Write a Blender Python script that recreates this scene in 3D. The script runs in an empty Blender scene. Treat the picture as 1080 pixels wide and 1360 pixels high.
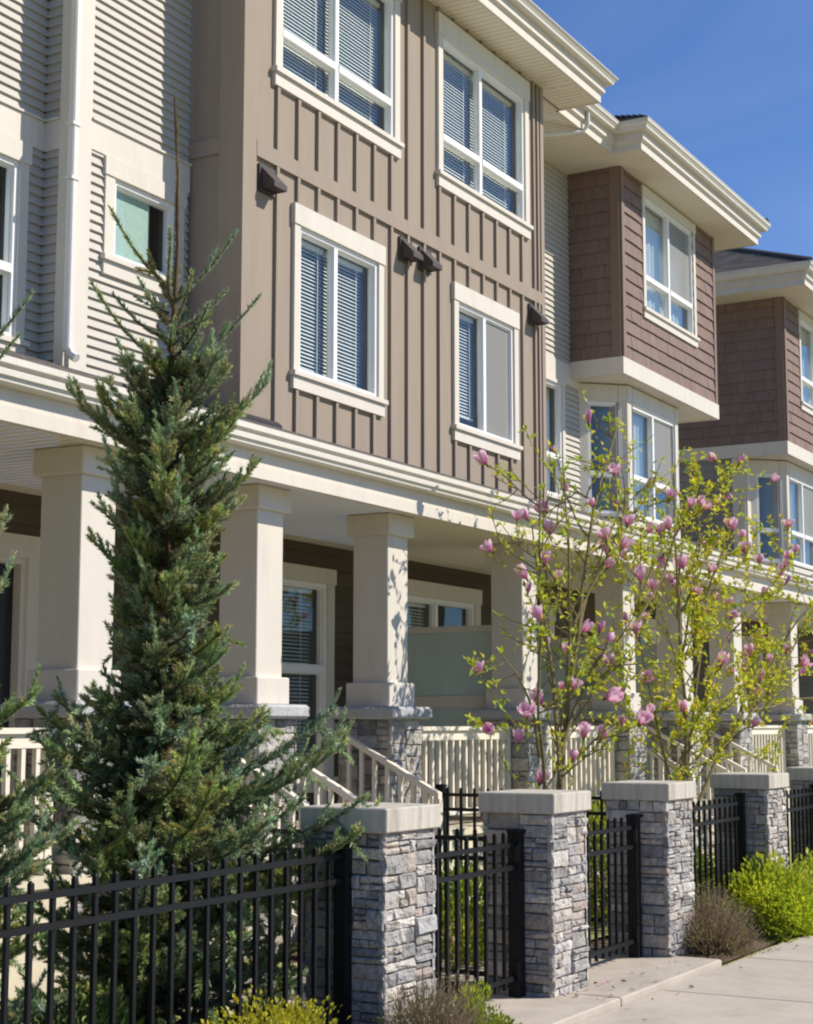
import bpy, math, random
import numpy as np
from mathutils import Vector

random.seed(7)
RNG = np.random.default_rng(11)
SC = bpy.context.scene
COL = SC.collection

# ------------------------------------------------------------------ camera, sky, sun, exposure
cam_d = bpy.data.cameras.new("camera")
cam = bpy.data.objects.new("camera", cam_d)
COL.objects.link(cam)
YAW, PITCH = math.radians(29.55), math.radians(7.40)
cam.location = (0, 0, 1.6)
cam.rotation_euler = (math.pi / 2 + PITCH, 0, YAW - math.pi / 2)
cam_d.sensor_fit = 'HORIZONTAL'
cam_d.sensor_width = 36.0
cam_d.lens = 36.0 * 2164.0 / 1080.0
cam_d.clip_start = 0.1
cam_d.clip_end = 2000
SC.camera = cam

SUN_DIR = Vector((0.686, -1.0, 1.0)).normalized()      # towards the sun
world = bpy.data.worlds.new("World")
SC.world = world
world.use_nodes = True
wn = world.node_tree
bg = wn.nodes["Background"]
sky = wn.nodes.new("ShaderNodeTexSky")
sky.sky_type = 'NISHITA'
sky.sun_disc = False
sky.sun_elevation = math.asin(SUN_DIR.z)
sky.sun_rotation = math.atan2(SUN_DIR.x, SUN_DIR.y)
sky.air_density = 1.0
sky.dust_density = 0.15
sky.ozone_density = 4.5
tint = wn.nodes.new("ShaderNodeMix")
tint.data_type = 'RGBA'
tint.blend_type = 'MULTIPLY'
tint.inputs[0].default_value = 1.0
tint.inputs[7].default_value = (0.70, 1.03, 1.46, 1)
wn.links.new(sky.outputs[0], tint.inputs[6])
# thin high cirrus
wtc = wn.nodes.new("ShaderNodeTexCoord")
wmp = wn.nodes.new("ShaderNodeMapping")
wmp.inputs["Scale"].default_value = (1.6, 1.6, 4.0)
wmp.inputs["Location"].default_value = (0.35, 0.1, 0.2)
wno = wn.nodes.new("ShaderNodeTexNoise")
wno.inputs["Scale"].default_value = 1.9
wno.inputs["Detail"].default_value = 7
wno.inputs["Distortion"].default_value = 0.6
wmr = wn.nodes.new("ShaderNodeMapRange")
wmr.inputs[1].default_value = 0.46
wmr.inputs[2].default_value = 0.80
wmr.inputs[3].default_value = 0.0
wmr.inputs[4].default_value = 0.18
wmx = wn.nodes.new("ShaderNodeMix")
wmx.data_type = 'RGBA'
wmx.inputs[7].default_value = (8.5, 8.8, 10.5, 1)
wn.links.new(wtc.outputs["Generated"], wmp.inputs[0])
wn.links.new(wmp.outputs[0], wno.inputs["Vector"])
wn.links.new(wno.outputs[0], wmr.inputs[0])
wn.links.new(wmr.outputs[0], wmx.inputs[0])
wn.links.new(tint.outputs[2], wmx.inputs[6])
wn.links.new(wmx.outputs[2], bg.inputs[0])
bg.inputs[1].default_value = 0.068

sun_d = bpy.data.lights.new("sun", 'SUN')
sun_d.energy = 4.4
sun_d.angle = math.radians(0.5)
sun_d.color = (1.0, 0.92, 0.79)
sun = bpy.data.objects.new("sun", sun_d)
COL.objects.link(sun)
sun.location = (0, -10, 30)
sun.rotation_euler = SUN_DIR.to_track_quat('Z', 'Y').to_euler()

SC.view_settings.view_transform = 'Standard'
SC.view_settings.look = 'None'
SC.view_settings.exposure = 0.42
SC.view_settings.gamma = 1.0
SC.view_settings.use_curve_mapping = False
SC.render.engine = 'CYCLES'
SC.cycles.max_bounces = 8
SC.cycles.transparent_max_bounces = 16
SC.cycles.use_denoising = True
SC.cycles.pixel_filter_type = 'BLACKMAN_HARRIS'
SC.cycles.filter_width = 2.1

# ------------------------------------------------------------------ materials
MATS = {}


def mat(name, rgb, rough=0.7, var=0.08, scale=6.0, bump=0.0, bscale=60.0, spec=0.3, stretch=(1, 1, 1),
        attr=True, translucent=0.0, dirt=0.0, dirt_scale=2.0, metallic=0.0):
    if name in MATS:
        return MATS[name]
    m = bpy.data.materials.new(name)
    m.use_nodes = True
    nt = m.node_tree
    N, L = nt.nodes, nt.links
    p = N["Principled BSDF"]
    p.inputs["Roughness"].default_value = rough
    p.inputs["Specular IOR Level"].default_value = spec
    p.inputs["Metallic"].default_value = metallic
    tc = N.new("ShaderNodeTexCoord")
    mp = N.new("ShaderNodeMapping")
    mp.inputs["Scale"].default_value = stretch
    L.new(tc.outputs["Object"], mp.inputs[0])
    col = N.new("ShaderNodeRGB")
    col.outputs[0].default_value = (*rgb, 1)
    out = col.outputs[0]
    if attr:
        a = N.new("ShaderNodeAttribute")
        a.attribute_name = "Col"
        mx = N.new("ShaderNodeMix")
        mx.data_type = 'RGBA'
        mx.blend_type = 'MULTIPLY'
        mx.inputs[0].default_value = 1.0
        L.new(out, mx.inputs[6])
        L.new(a.outputs["Color"], mx.inputs[7])
        out = mx.outputs[2]
    if var > 0:
        n = N.new("ShaderNodeTexNoise")
        n.inputs["Scale"].default_value = scale
        n.inputs["Detail"].default_value = 6
        n.inputs["Roughness"].default_value = 0.65
        L.new(mp.outputs[0], n.inputs["Vector"])
        r = N.new("ShaderNodeMapRange")
        r.inputs[1].default_value = 0.3
        r.inputs[2].default_value = 0.7
        r.inputs[3].default_value = 1 - var
        r.inputs[4].default_value = 1 + var
        L.new(n.outputs[0], r.inputs[0])
        mx = N.new("ShaderNodeMix")
        mx.data_type = 'RGBA'
        mx.blend_type = 'MULTIPLY'
        mx.inputs[0].default_value = 1.0
        L.new(out, mx.inputs[6])
        L.new(r.outputs[0], mx.inputs[7])
        out = mx.outputs[2]
    if dirt > 0:
        n = N.new("ShaderNodeTexNoise")
        n.inputs["Scale"].default_value = dirt_scale
        n.inputs["Detail"].default_value = 8
        n.inputs["Roughness"].default_value = 0.75
        L.new(mp.outputs[0], n.inputs["Vector"])
        r = N.new("ShaderNodeMapRange")
        r.inputs[1].default_value = 0.52
        r.inputs[2].default_value = 0.72
        r.inputs[3].default_value = 0.0
        r.inputs[4].default_value = dirt
        L.new(n.outputs[0], r.inputs[0])
        mx = N.new("ShaderNodeMix")
        mx.data_type = 'RGBA'
        mx.blend_type = 'MULTIPLY'
        L.new(r.outputs[0], mx.inputs[0])
        L.new(out, mx.inputs[6])
        mx.inputs[7].default_value = (0.42, 0.40, 0.36, 1)
        out = mx.outputs[2]
    L.new(out, p.inputs["Base Color"])
    if bump > 0:
        n = N.new("ShaderNodeTexNoise")
        n.inputs["Scale"].default_value = bscale
        n.inputs["Detail"].default_value = 6
        L.new(mp.outputs[0], n.inputs["Vector"])
        b = N.new("ShaderNodeBump")
        b.inputs["Strength"].default_value = bump
        b.inputs["Distance"].default_value = 0.02
        L.new(n.outputs[0], b.inputs["Height"])
        L.new(b.outputs[0], p.inputs["Normal"])
    if translucent > 0:
        t = N.new("ShaderNodeBsdfTranslucent")
        L.new(out, t.inputs[0])
        ms = N.new("ShaderNodeMixShader")
        ms.inputs[0].default_value = translucent
        L.new(p.outputs[0], ms.inputs[1])
        L.new(t.outputs[0], ms.inputs[2])
        L.new(ms.outputs[0], N["Material Output"].inputs[0])
    MATS[name] = m
    return m


def glass_mat(name, tint=(0.82, 0.9, 0.88), refl=1.0, wavy=0.012):
    m = bpy.data.materials.new(name)
    m.use_nodes = True
    nt = m.node_tree
    N, L = nt.nodes, nt.links
    N.remove(N["Principled BSDF"])
    tr = N.new("ShaderNodeBsdfTransparent")
    tr.inputs[0].default_value = (*tint, 1)
    gl = N.new("ShaderNodeBsdfGlossy")
    gl.inputs["Roughness"].default_value = 0.01
    lw = N.new("ShaderNodeLayerWeight")
    lw.inputs[0].default_value = 0.5
    pw = N.new("ShaderNodeMath")
    pw.operation = 'POWER'
    pw.inputs[1].default_value = 4.0
    L.new(lw.outputs["Facing"], pw.inputs[0])
    fr = N.new("ShaderNodeMapRange")
    fr.inputs[3].default_value = 0.075
    fr.inputs[4].default_value = 1.0
    L.new(pw.outputs[0], fr.inputs[0])
    tc = N.new("ShaderNodeTexCoord")
    n = N.new("ShaderNodeTexNoise")
    n.inputs["Scale"].default_value = 1.6
    L.new(tc.outputs["Object"], n.inputs["Vector"])
    b = N.new("ShaderNodeBump")
    b.inputs["Strength"].default_value = 0.25
    b.inputs["Distance"].default_value = wavy
    L.new(n.outputs[0], b.inputs["Height"])
    L.new(b.outputs[0], gl.inputs["Normal"])
    mm = N.new("ShaderNodeMath")
    mm.operation = 'MULTIPLY'
    mm.inputs[1].default_value = refl
    mm.use_clamp = True
    L.new(fr.outputs[0], mm.inputs[0])
    ms = N.new("ShaderNodeMixShader")
    L.new(mm.outputs[0], ms.inputs[0])
    L.new(tr.outputs[0], ms.inputs[1])
    L.new(gl.outputs[0], ms.inputs[2])
    L.new(ms.outputs[0], N["Material Output"].inputs[0])
    MATS[name] = m
    return m


M_CREAM = mat("cream_trim", (0.625, 0.580, 0.512), 0.6, 0.035, 3, 0.03, 40, stretch=(2.5, 2.5, 0.5), dirt=0.16, dirt_scale=1.4)
M_VINYL = mat("white_vinyl", (0.80, 0.80, 0.79), 0.4, 0.02, 4)
M_BROWN = mat("taupe_panel", (0.298, 0.242, 0.193), 0.75, 0.06, 2.2, 0.05, 55, stretch=(3, 3, 0.3), dirt=0.16, dirt_scale=1.3)
M_LAP = mat("greige_lap_siding", (0.480, 0.452, 0.405), 0.65, 0.04, 3, 0.04, 50, stretch=(0.3, 0.3, 1.5))
M_SHINGLE = mat("brown_shingle", (0.205, 0.142, 0.122), 0.8, 0.12, 9, 0.25, 45, stretch=(2, 2, 0.35))
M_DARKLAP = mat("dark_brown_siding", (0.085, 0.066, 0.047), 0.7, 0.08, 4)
M_ROOF = mat("roof_shingles", (0.135, 0.118, 0.110), 0.9, 0.35, 30, 0.4, 70)
M_FLASH = mat("dark_flashing", (0.035, 0.03, 0.03), 0.5, 0.1)
M_SOFFIT = mat("soffit_panel", (0.75, 0.69, 0.565), 0.7, 0.03, 3)
M_DOWN = mat("pale_downspout_metal", (0.66, 0.64, 0.61), 0.45, 0.03, 4)
M_GUTTER = mat("gutter_metal", (0.66, 0.62, 0.55), 0.4, 0.05, 5, dirt=0.16, dirt_scale=3)
M_STONE = mat("ledge_stone", (0.43, 0.405, 0.375), 0.9, 0.28, 14, 1.3, 30)
M_MORTAR = mat("dark_mortar", (0.16, 0.15, 0.14), 0.95, 0.2, 20)
M_CAP = mat("cast_concrete", (0.50, 0.465, 0.40), 0.85, 0.14, 7, 0.25, 80, stretch=(3.2, 3.2, 0.4), dirt=0.75, dirt_scale=2.0)
M_GREYCAP = mat("grey_stone_cap", (0.42, 0.42, 0.43), 0.8, 0.14, 12, 0.4, 50)
M_CONC = mat("sidewalk_concrete", (0.47, 0.42, 0.355), 0.9, 0.10, 2.5, 0.25, 120, dirt=0.42, dirt_scale=1.1)
M_PATH = mat("path_concrete", (0.45, 0.40, 0.335), 0.9, 0.14, 3.5, 0.25, 120, dirt=0.35, dirt_scale=1.5)
M_FOUND = mat("painted_foundation", (0.62, 0.56, 0.44), 0.9, 0.08, 3, 0.1, 60, dirt=0.2)
M_ASPHALT = mat("bounce_lane", (0.40, 0.34, 0.25), 0.95, 0.2, 8, 0.3, 200)  # unseen road, made pale and warm to bounce fill light
M_SOIL = mat("bark_mulch", (0.13, 0.088, 0.055), 0.95, 0.5, 22, 1.0, 60)
M_BLACK = mat("black_powder_coat", (0.008, 0.0085, 0.010), 0.5, 0.1, 20, spec=0.22)
M_RAIL = mat("cream_rail_paint", (0.76, 0.70, 0.59), 0.5, 0.03, 4)
M_BLIND = mat("white_blind", (0.80, 0.80, 0.77), 0.6, 0.03, 3)
M_ROOM = mat("dim_room", (0.30, 0.31, 0.31), 0.9, 0.1, 2)
M_CURTAIN = mat("pale_curtain", (0.72, 0.72, 0.68), 0.9, 0.06, 3)
M_FROST = mat("frosted_glass", (0.47, 0.57, 0.54), 0.25, 0.06, 2, spec=0.5)
M_DOOR = mat("dark_door", (0.02, 0.02, 0.022), 0.4, 0.1, 4)
M_VENT = mat("dark_vent_metal", (0.075, 0.063, 0.055), 0.5, 0.1, 8)
M_BARK = mat("magnolia_bark", (0.20, 0.165, 0.075), 0.9, 0.25, 25, 0.5, 60)
M_SBARK = mat("spruce_bark", (0.12, 0.08, 0.045), 0.9, 0.3, 30, 0.5, 80)
M_NEEDLE = mat("spruce_needles", (1, 1, 1), 0.55, 0.12, 5, spec=0.4, translucent=0.28)
M_LEAF = mat("young_leaf", (1, 1, 1), 0.5, 0.08, 5, spec=0.35, translucent=0.42)
M_PETAL = mat("magnolia_petal", (1, 1, 1), 0.5, 0.05, 20, spec=0.25, translucent=0.35)
M_TWIG = mat("dry_twig", (0.23, 0.17, 0.10), 0.9, 0.25, 20)
def screen_mat():
    m = bpy.data.materials.new("insect_screen")
    m.use_nodes = True
    N, L = m.node_tree.nodes, m.node_tree.links
    p = N["Principled BSDF"]
    p.inputs["Base Color"].default_value = (0.34, 0.34, 0.33, 1)
    p.inputs["Roughness"].default_value = 0.9
    t = N.new("ShaderNodeBsdfTransparent")
    ms = N.new("ShaderNodeMixShader")
    ms.inputs[0].default_value = 0.62
    L.new(t.outputs[0], ms.inputs[1])
    L.new(p.outputs[0], ms.inputs[2])
    L.new(ms.outputs[0], N["Material Output"].inputs[0])
    return m


M_SCREEN = screen_mat()
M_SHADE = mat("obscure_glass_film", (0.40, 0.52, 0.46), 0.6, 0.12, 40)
M_GLASS = glass_mat("window_glass", (0.88, 0.93, 0.93), 0.9)
M_GLASS_BLUE = glass_mat("bay_window_glass", (0.82, 0.90, 0.93), 1.3)


# ------------------------------------------------------------------ mesh builder
class Fr:
    """Wall frame: u along the wall, n outward, z up."""

    def __init__(self, o=(0, 0), u=(1, 0)):
        self.o = np.array(o, float)
        u = np.array(u, float)
        self.u = u / np.linalg.norm(u)
        self.n = np.array((self.u[1], -self.u[0]))

    def p(self, u, n, z):
        q = self.o + self.u * u + self.n * n
        return (q[0], q[1], z)


W = Fr((0, 0), (1, 0))


def front(Y):
    return Fr((0, Y), (1, 0))


class MB:
    def __init__(self):
        self.v, self.f, self.c = [], [], []

    def face(self, pts, col=(1, 1, 1)):
        i = len(self.v)
        self.v.extend(pts)
        self.f.append(tuple(range(i, i + len(pts))))
        self.c.append(col)

    def box(self, F, u0, u1, n0, n1, z0, z1, col=(1, 1, 1)):
        P = F.p
        a = [P(u0, n0, z0), P(u1, n0, z0), P(u1, n1, z0), P(u0, n1, z0),
             P(u0, n0, z1), P(u1, n0, z1), P(u1, n1, z1), P(u0, n1, z1)]
        i = len(self.v)
        self.v.extend(a)
        for q in ((0, 1, 2, 3), (4, 7, 6, 5), (0, 4, 5, 1), (1, 5, 6, 2), (2, 6, 7, 3), (3, 7, 4, 0)):
            self.f.append(tuple(i + k for k in q))
            self.c.append(col)

    def rect(self, F, u0, u1, z0, z1, n=0.0, col=(1, 1, 1)):
        self.face([F.p(u0, n, z0), F.p(u1, n, z0), F.p(u1, n, z1), F.p(u0, n, z1)], col)

    def bevel_box(self, F, u0, u1, n0, n1, z0, z1, b=0.01, col=(1, 1, 1)):
        """A box with chamfered top, bottom and upright edges."""
        def ring(d, z):
            a, c = u0 + d, u1 - d
            e, g = n0 + d, n1 - d
            k = b * 0.9
            return [F.p(a + k, e, z), F.p(c - k, e, z), F.p(c, e + k, z), F.p(c, g - k, z),
                    F.p(c - k, g, z), F.p(a + k, g, z), F.p(a, g - k, z), F.p(a, e + k, z)]
        rings = [ring(b, z0), ring(0, z0 + b), ring(0, z1 - b), ring(b, z1)]
        i = len(self.v)
        for r in rings:
            self.v.extend(r)
        for k in range(3):
            for j in range(8):
                j2 = (j + 1) % 8
                self.f.append((i + 8 * k + j, i + 8 * k + j2, i + 8 * k + 8 + j2, i + 8 * k + 8 + j))
                self.c.append(col)
        self.f.append(tuple(i + 24 + j for j in range(8)))
        self.c.append(col)
        self.f.append(tuple(i + 7 - j for j in range(8)))
        self.c.append(col)

    def tube(self, pts, rad, seg=6, col=(1, 1, 1), cap=True):
        pts = [Vector(p) for p in pts]
        rings = []
        prev = None
        for k, p in enumerate(pts):
            t = (pts[min(k + 1, len(pts) - 1)] - pts[max(k - 1, 0)])
            if t.length < 1e-9:
                t = Vector((0, 0, 1))
            t.normalize()
            if prev is None:
                a = t.orthogonal().normalized()
            else:
                a = (prev - t * prev.dot(t))
                a = a.normalized() if a.length > 1e-6 else t.orthogonal().normalized()
            prev = a
            b = t.cross(a)
            r = rad[k] if hasattr(rad, '__len__') else rad
            i = len(self.v)
            for s in range(seg):
                w = 2 * math.pi * s / seg
                self.v.append(tuple(p + a * (math.cos(w) * r) + b * (math.sin(w) * r)))
            rings.append(i)
        for k in range(len(rings) - 1):
            for s in range(seg):
                s2 = (s + 1) % seg
                self.f.append((rings[k] + s, rings[k] + s2, rings[k + 1] + s2, rings[k + 1] + s))
                self.c.append(col)
        if cap:
            self.f.append(tuple(rings[-1] + s for s in range(seg)))
            self.c.append(col)
            self.f.append(tuple(rings[0] + seg - 1 - s for s in range(seg)))
            self.c.append(col)

    def sweep(self, path, prof, col=(1, 1, 1), cap=True):
        """Closed profile [(n, z)] swept along a plan polyline [(x, y)] with mitred corners."""
        path = [np.array(p, float) for p in path]
        rings = []
        for k, p in enumerate(path):
            ds = []
            if k > 0:
                d = p - path[k - 1]
                ds.append(d / np.linalg.norm(d))
            if k < len(path) - 1:
                d = path[k + 1] - p
                ds.append(d / np.linalg.norm(d))
            ns = [np.array((d[1], -d[0])) for d in ds]
            m = sum(ns)
            m = m / np.linalg.norm(m)
            m = m / max(0.2, m.dot(ns[0]))
            i = len(self.v)
            for n, z in prof:
                q = p + m * n
                self.v.append((q[0], q[1], z))
            rings.append(i)
        K = len(prof)
        for k in range(len(rings) - 1):
            for s in range(K):
                s2 = (s + 1) % K
                self.f.append((rings[k] + s, rings[k] + s2, rings[k + 1] + s2, rings[k + 1] + s))
                self.c.append(col)
        if cap:
            self.f.append(tuple(rings[0] + K - 1 - s for s in range(K)))
            self.c.append(col)
            self.f.append(tuple(rings[-1] + s for s in range(K)))
            self.c.append(col)

    def build(self, name, material, parent=None, loc=None, smooth=False, flip_check=True):
        return link_mesh(name, np.array(self.v, float).reshape(-1, 3), self.f, self.c, material, parent, loc, smooth)


def world_loc(o):
    l = Vector((0, 0, 0))
    while o is not None:
        l += o.location
        o = o.parent
    return l


def link_mesh(name, v, f, c, material, parent=None, loc=None, smooth=False):
    base = np.array(world_loc(parent)) if parent is not None else np.zeros(3)
    off = np.array(loc, float) if loc is not None else np.zeros(3)
    me = bpy.data.meshes.new(name)
    me.from_pydata((v - base - off).tolist(), [], f)
    at = me.color_attributes.new("Col", 'FLOAT_COLOR', 'CORNER')
    cols = np.ones((len(me.loops), 4), np.float32)
    c = np.array(c, np.float32).reshape(-1, 3)
    cnt = np.zeros(len(me.polygons), np.int32)
    me.polygons.foreach_get("loop_total", cnt)
    cols[:, :3] = np.repeat(c, cnt, axis=0)
    at.data.foreach_set("color", cols.ravel())
    me.materials.append(material)
    if smooth:
        me.polygons.foreach_set("use_smooth", [True] * len(me.polygons))
    me.update()
    o = bpy.data.objects.new(name, me)
    COL.objects.link(o)
    if parent is not None:
        o.parent = parent
    o.location = off
    return o


def thing(name, label, cat, loc, group=None):
    o = bpy.data.objects.new(name, None)
    o.empty_display_size = 0.3
    COL.objects.link(o)
    o.location = loc
    o["label"] = label
    o["category"] = cat
    if group:
        o["group"] = group
    return o


def structure(o):
    o["kind"] = "structure"
    return o


def vary(base, amt):
    k = 1 + random.uniform(-amt, amt)
    return (base[0] * k, base[1] * k, base[2] * k)


# ------------------------------------------------------------------ cladding
def intervals(u0, u1, z0, z1, holes):
    """u-intervals of [u0,u1] free of the holes that overlap [z0,z1]."""
    segs = [(u0, u1)]
    zm = (z0 + z1) / 2
    for (a, b, c, d) in holes:
        if c < zm < d:
            out = []
            for (s, e) in segs:
                if b <= s or a >= e:
                    out.append((s, e))
                else:
                    if a > s:
                        out.append((s, a))
                    if b < e:
                        out.append((b, e))
            segs = out
    return segs


def sheet(mb, F, u0, u1, z0, z1, holes=(), n=0.0):
    zs = sorted(set([z0, z1] + [q for h in holes for q in h[2:] if z0 < q < z1]))
    for a, b in zip(zs[:-1], zs[1:]):
        for s, e in intervals(u0, u1, a, b, holes):
            mb.rect(F, s, e, a, b, n)


def lap(mb, F, u0, u1, z0, z1, holes=(), exp=0.08, proud=0.026, var=0.02):
    z = z0
    while z < z1 - 1e-6:
        t = min(z + exp, z1)
        zs = sorted(set([z, t] + [q for h in holes for q in h[2:] if z < q < t]))
        col = vary((1, 1, 1), var)
        for a, b in zip(zs[:-1], zs[1:]):
            na = proud * (1 - (a - z) / exp)
            nb = proud * (1 - (b - z) / exp)
            for s, e in intervals(u0, u1, a, b, holes):
                mb.face([F.p(s, na, a), F.p(e, na, a), F.p(e, nb, b), F.p(s, nb, b)], col)
                if a == z:
                    mb.face([F.p(s, 0, a), F.p(e, 0, a), F.p(e, na, a), F.p(s, na, a)], col)
        z = t


def shingles(mb, F, u0, u1, z0, z1, holes=(), exp=0.19, proud=0.028, wmin=0.12, wmax=0.36, var=0.06):
    z = z0
    while z < z1 - 1e-6:
        t = min(z + exp, z1)
        u = u0 - random.uniform(0, wmax)
        zs = sorted(set([z, t] + [q for h in holes for q in h[2:] if z < q < t]))
        while u < u1:
            w = random.uniform(wmin, wmax)
            a0, a1 = max(u, u0), min(u + w - 0.004, u1)
            u += w
            if a1 - a0 < 0.01:
                continue
            pr = proud + random.uniform(-0.003, 0.004)
            drop = random.uniform(0, 0.006)
            col = vary((1, 1 + random.uniform(-.03, .03), 1 + random.uniform(-.04, .04)), var)
            for a, b in zip(zs[:-1], zs[1:]):
                na = pr * (1 - 0.8 * (a - z) / exp)
                nb = pr * (1 - 0.8 * (b - z) / exp)
                aa = a - (drop if a == z else 0)
                for s, e in intervals(a0, a1, a, b, holes):
                    mb.face([F.p(s, na, aa), F.p(e, na, aa), F.p(e, nb, b), F.p(s, nb, b)], col)
                    mb.face([F.p(s, 0, aa), F.p(s, na, aa), F.p(s, nb, b), F.p(s, 0, b)], col)
                    mb.face([F.p(e, 0, aa), F.p(e, 0, b), F.p(e, nb, b), F.p(e, na, aa)], col)
                    if a == z:
                        mb.face([F.p(s, 0, aa), F.p(e, 0, aa), F.p(e, na, aa), F.p(s, na, aa)], col)
        z = t
    sheet(mb, F, u0, u1, z0, z1, holes, -0.004)


def boards(mb, poly_u, v0, v1, z, step=0.1, lip=0.0025):
    """Soffit strips across [v0, v1] in y, laid side by side along x, seen from below."""
    u0, u1 = poly_u
    u = u0
    while u < u1 - 1e-6:
        t = min(u + step, u1)
        c = vary((1, 1, 1), 0.012)
        mb.face([(u, v0, z), (u, v1, z), (t - 0.008, v1, z), (t - 0.008, v0, z)], c)
        mb.face([(t - 0.008, v0, z), (t - 0.008, v1, z), (t, v1, z + lip), (t, v0, z + lip)], (0.93, 0.93, 0.93))
        u = t


# ------------------------------------------------------------------ windows
def window(house, F, u0, u1, z0, z1, cols=2, rail=None, jamb=0.105, head=0.20, sill=0.15, blind=None,
           curtain=False, glass=None, blind_cols=(0, 1), proud=0.035, apron=True, mull=None, screen=None,
           slat=0.036, blind_drop=1.0, shade=False, tilt=0.5):
    """u0..z1 = outside of the trim. The opening is inside jambs, head and sill.
    Returns the opening for the wall."""
    a0, a1, b0, b1 = u0 + jamb, u1 - jamb, z0 + sill, z1 - head
    mb = MB()
    mb.box(F, u0, a0, -0.01, proud, b0, b1)
    mb.box(F, a1, u1, -0.01, proud, b0, b1)
    if head > 0:
        mb.box(F, u0 - 0.015, u1 + 0.015, -0.01, proud + 0.012, b1, z1)
    w = mb.build("window", M_CREAM, house)
    if sill > 0:
        mb = MB()
        mb.box(F, u0 - 0.03, u1 + 0.03, -0.01, proud + 0.035, b0 - 0.045, b0 - 0.002)
        if apron:
            mb.box(F, u0 - 0.01, u1 + 0.01, -0.01, proud + 0.006, z0, b0 - 0.047)
        mb.build("sill", M_CREAM, w)
    # vinyl frame, set back in the opening
    fw, n0, n1 = 0.042, -0.075, 0.012
    mb = MB()
    mb.box(F, a0, a0 + fw, n0, n1, b0, b1)
    mb.box(F, a1 - fw, a1, n0, n1, b0, b1)
    mb.box(F, a0 + fw, a1 - fw, n0, n1, b0, b0 + fw)
    mb.box(F, a0 + fw, a1 - fw, n0, n1, b1 - fw, b1)
    us = [a0 + fw + (a1 - a0 - 2 * fw) * k / cols for k in range(cols + 1)]
    if mull is not None and cols == 2:
        us[1] = mull
    for m in us[1:-1]:
        mb.box(F, m - 0.03, m + 0.03, n0, n1 - 0.004, b0 + fw, b1 - fw)
    zs = [b0 + fw, b1 - fw]
    if rail is not None:
        for k in range(cols):
            s = us[k] + (0.03 if k else 0)
            e = us[k + 1] - (0.03 if k < cols - 1 else 0)
            mb.box(F, s, e, n0, n1 + 0.006, rail - 0.035, rail + 0.035)
    # inner sash rims
    for k in range(cols):
        s = us[k] + (0.03 if k else 0)
        e = us[k + 1] - (0.03 if k < cols - 1 else 0)
        zz = [b0 + fw] + ([rail] if rail is not None else []) + [b1 - fw]
        for c, d in zip(zz[:-1], zz[1:]):
            c2 = c + (0.035 if c == rail else 0)
            d2 = d - (0.035 if d == rail else 0)
            r = 0.014
            q0, q1 = n0 + 0.01, n1 - 0.03
            mb.box(F, s, s + r, q0, q1, c2, d2)
            mb.box(F, e - r, e, q0, q1, c2, d2)
            mb.box(F, s + r, e - r, q0, q1, c2, c2 + r)
            mb.box(F, s + r, e - r, q0, q1, d2 - r, d2)
    mb.build("frame", M_VINYL, w)
    mb = MB()
    mb.rect(F, a0 + 0.02, a1 - 0.02, b0 + 0.02, b1 - 0.02, -0.055)
    mb.build("pane", glass or M_GLASS, w)
    if screen is not None:
        mb = MB()
        for k in range(cols):
            if k in screen:
                zlo = rail if rail is not None else b0 + fw
                mb.rect(F, us[k] + 0.02, us[k + 1] - 0.02, zlo + 0.02, b1 - fw, -0.022)
        mb.build("insect_screen", M_SCREEN, w)
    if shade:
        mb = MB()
        mb.rect(F, a0 + 0.02, a0 + 0.70 * (a1 - a0), b0 + 0.02, b1 - 0.02, -0.065)  # film cut short; the dark strip left at right stands in for cast shadow
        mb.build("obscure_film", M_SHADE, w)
    # what can be seen inside: a dim shallow room, blinds or curtains
    d = -0.9
    mb = MB()
    P = F.p
    m0, m1, k0, k1 = a0 - 0.25, a1 + 0.25, b0 - 0.25, b1 + 0.25
    mb.face([P(m0, d, k0), P(m1, d, k0), P(m1, d, k1), P(m0, d, k1)])
    mb.face([P(m0, d, k0), P(m0, d, k1), P(m0, -0.08, k1), P(m0, -0.08, k0)])
    mb.face([P(m1, d, k0), P(m1, -0.08, k0), P(m1, -0.08, k1), P(m1, d, k1)])
    mb.face([P(m0, d, k0), P(m0, -0.08, k0), P(m1, -0.08, k0), P(m1, d, k0)])
    mb.face([P(m0, d, k1), P(m1, d, k1), P(m1, -0.08, k1), P(m0, -0.08, k1)])
    for (s, e, c, g) in ((m0, a0 + .01, k0, k1), (a1 - .01, m1, k0, k1), (a0 + .01, a1 - .01, k0, b0 + .01), (a0 + .01, a1 - .01, b1 - .01, k1)):
        mb.rect(F, s, e, c, g, -0.08)
    mb.build("room", M_ROOM, w)
    if blind:
        mb = MB()
        for k in blind_cols:
            s, e = us[k] + 0.02, us[k + 1] - 0.02
            z = b1 - fw - 0.05
            mb.box(F, s, e, -0.17, -0.12, z, z + 0.045)
            zend = b0 + fw + (b1 - b0) * (1 - blind_drop)
            hw = 0.0195
            dn, dz = hw * math.cos(tilt), hw * math.sin(tilt)
            while z > zend:
                z -= slat
                sag = random.uniform(-0.002, 0.002)
                mb.face([P(s, -0.145 - dn, z + dz), P(e, -0.145 - dn, z + dz + sag), P(e, -0.145 + dn, z - dz + sag), P(s, -0.145 + dn, z - dz)],
                        vary((1, 1, 1), 0.04))
            mb.box(F, s, e, -0.165, -0.125, z - 0.03, z - 0.008)
            for q in (0.18, 0.82):
                uu = s + (e - s) * q
                mb.box(F, uu - 0.004, uu + 0.004, -0.122, -0.119, z, b1 - fw)
        mb.build("blind", M_BLIND, w)
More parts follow.
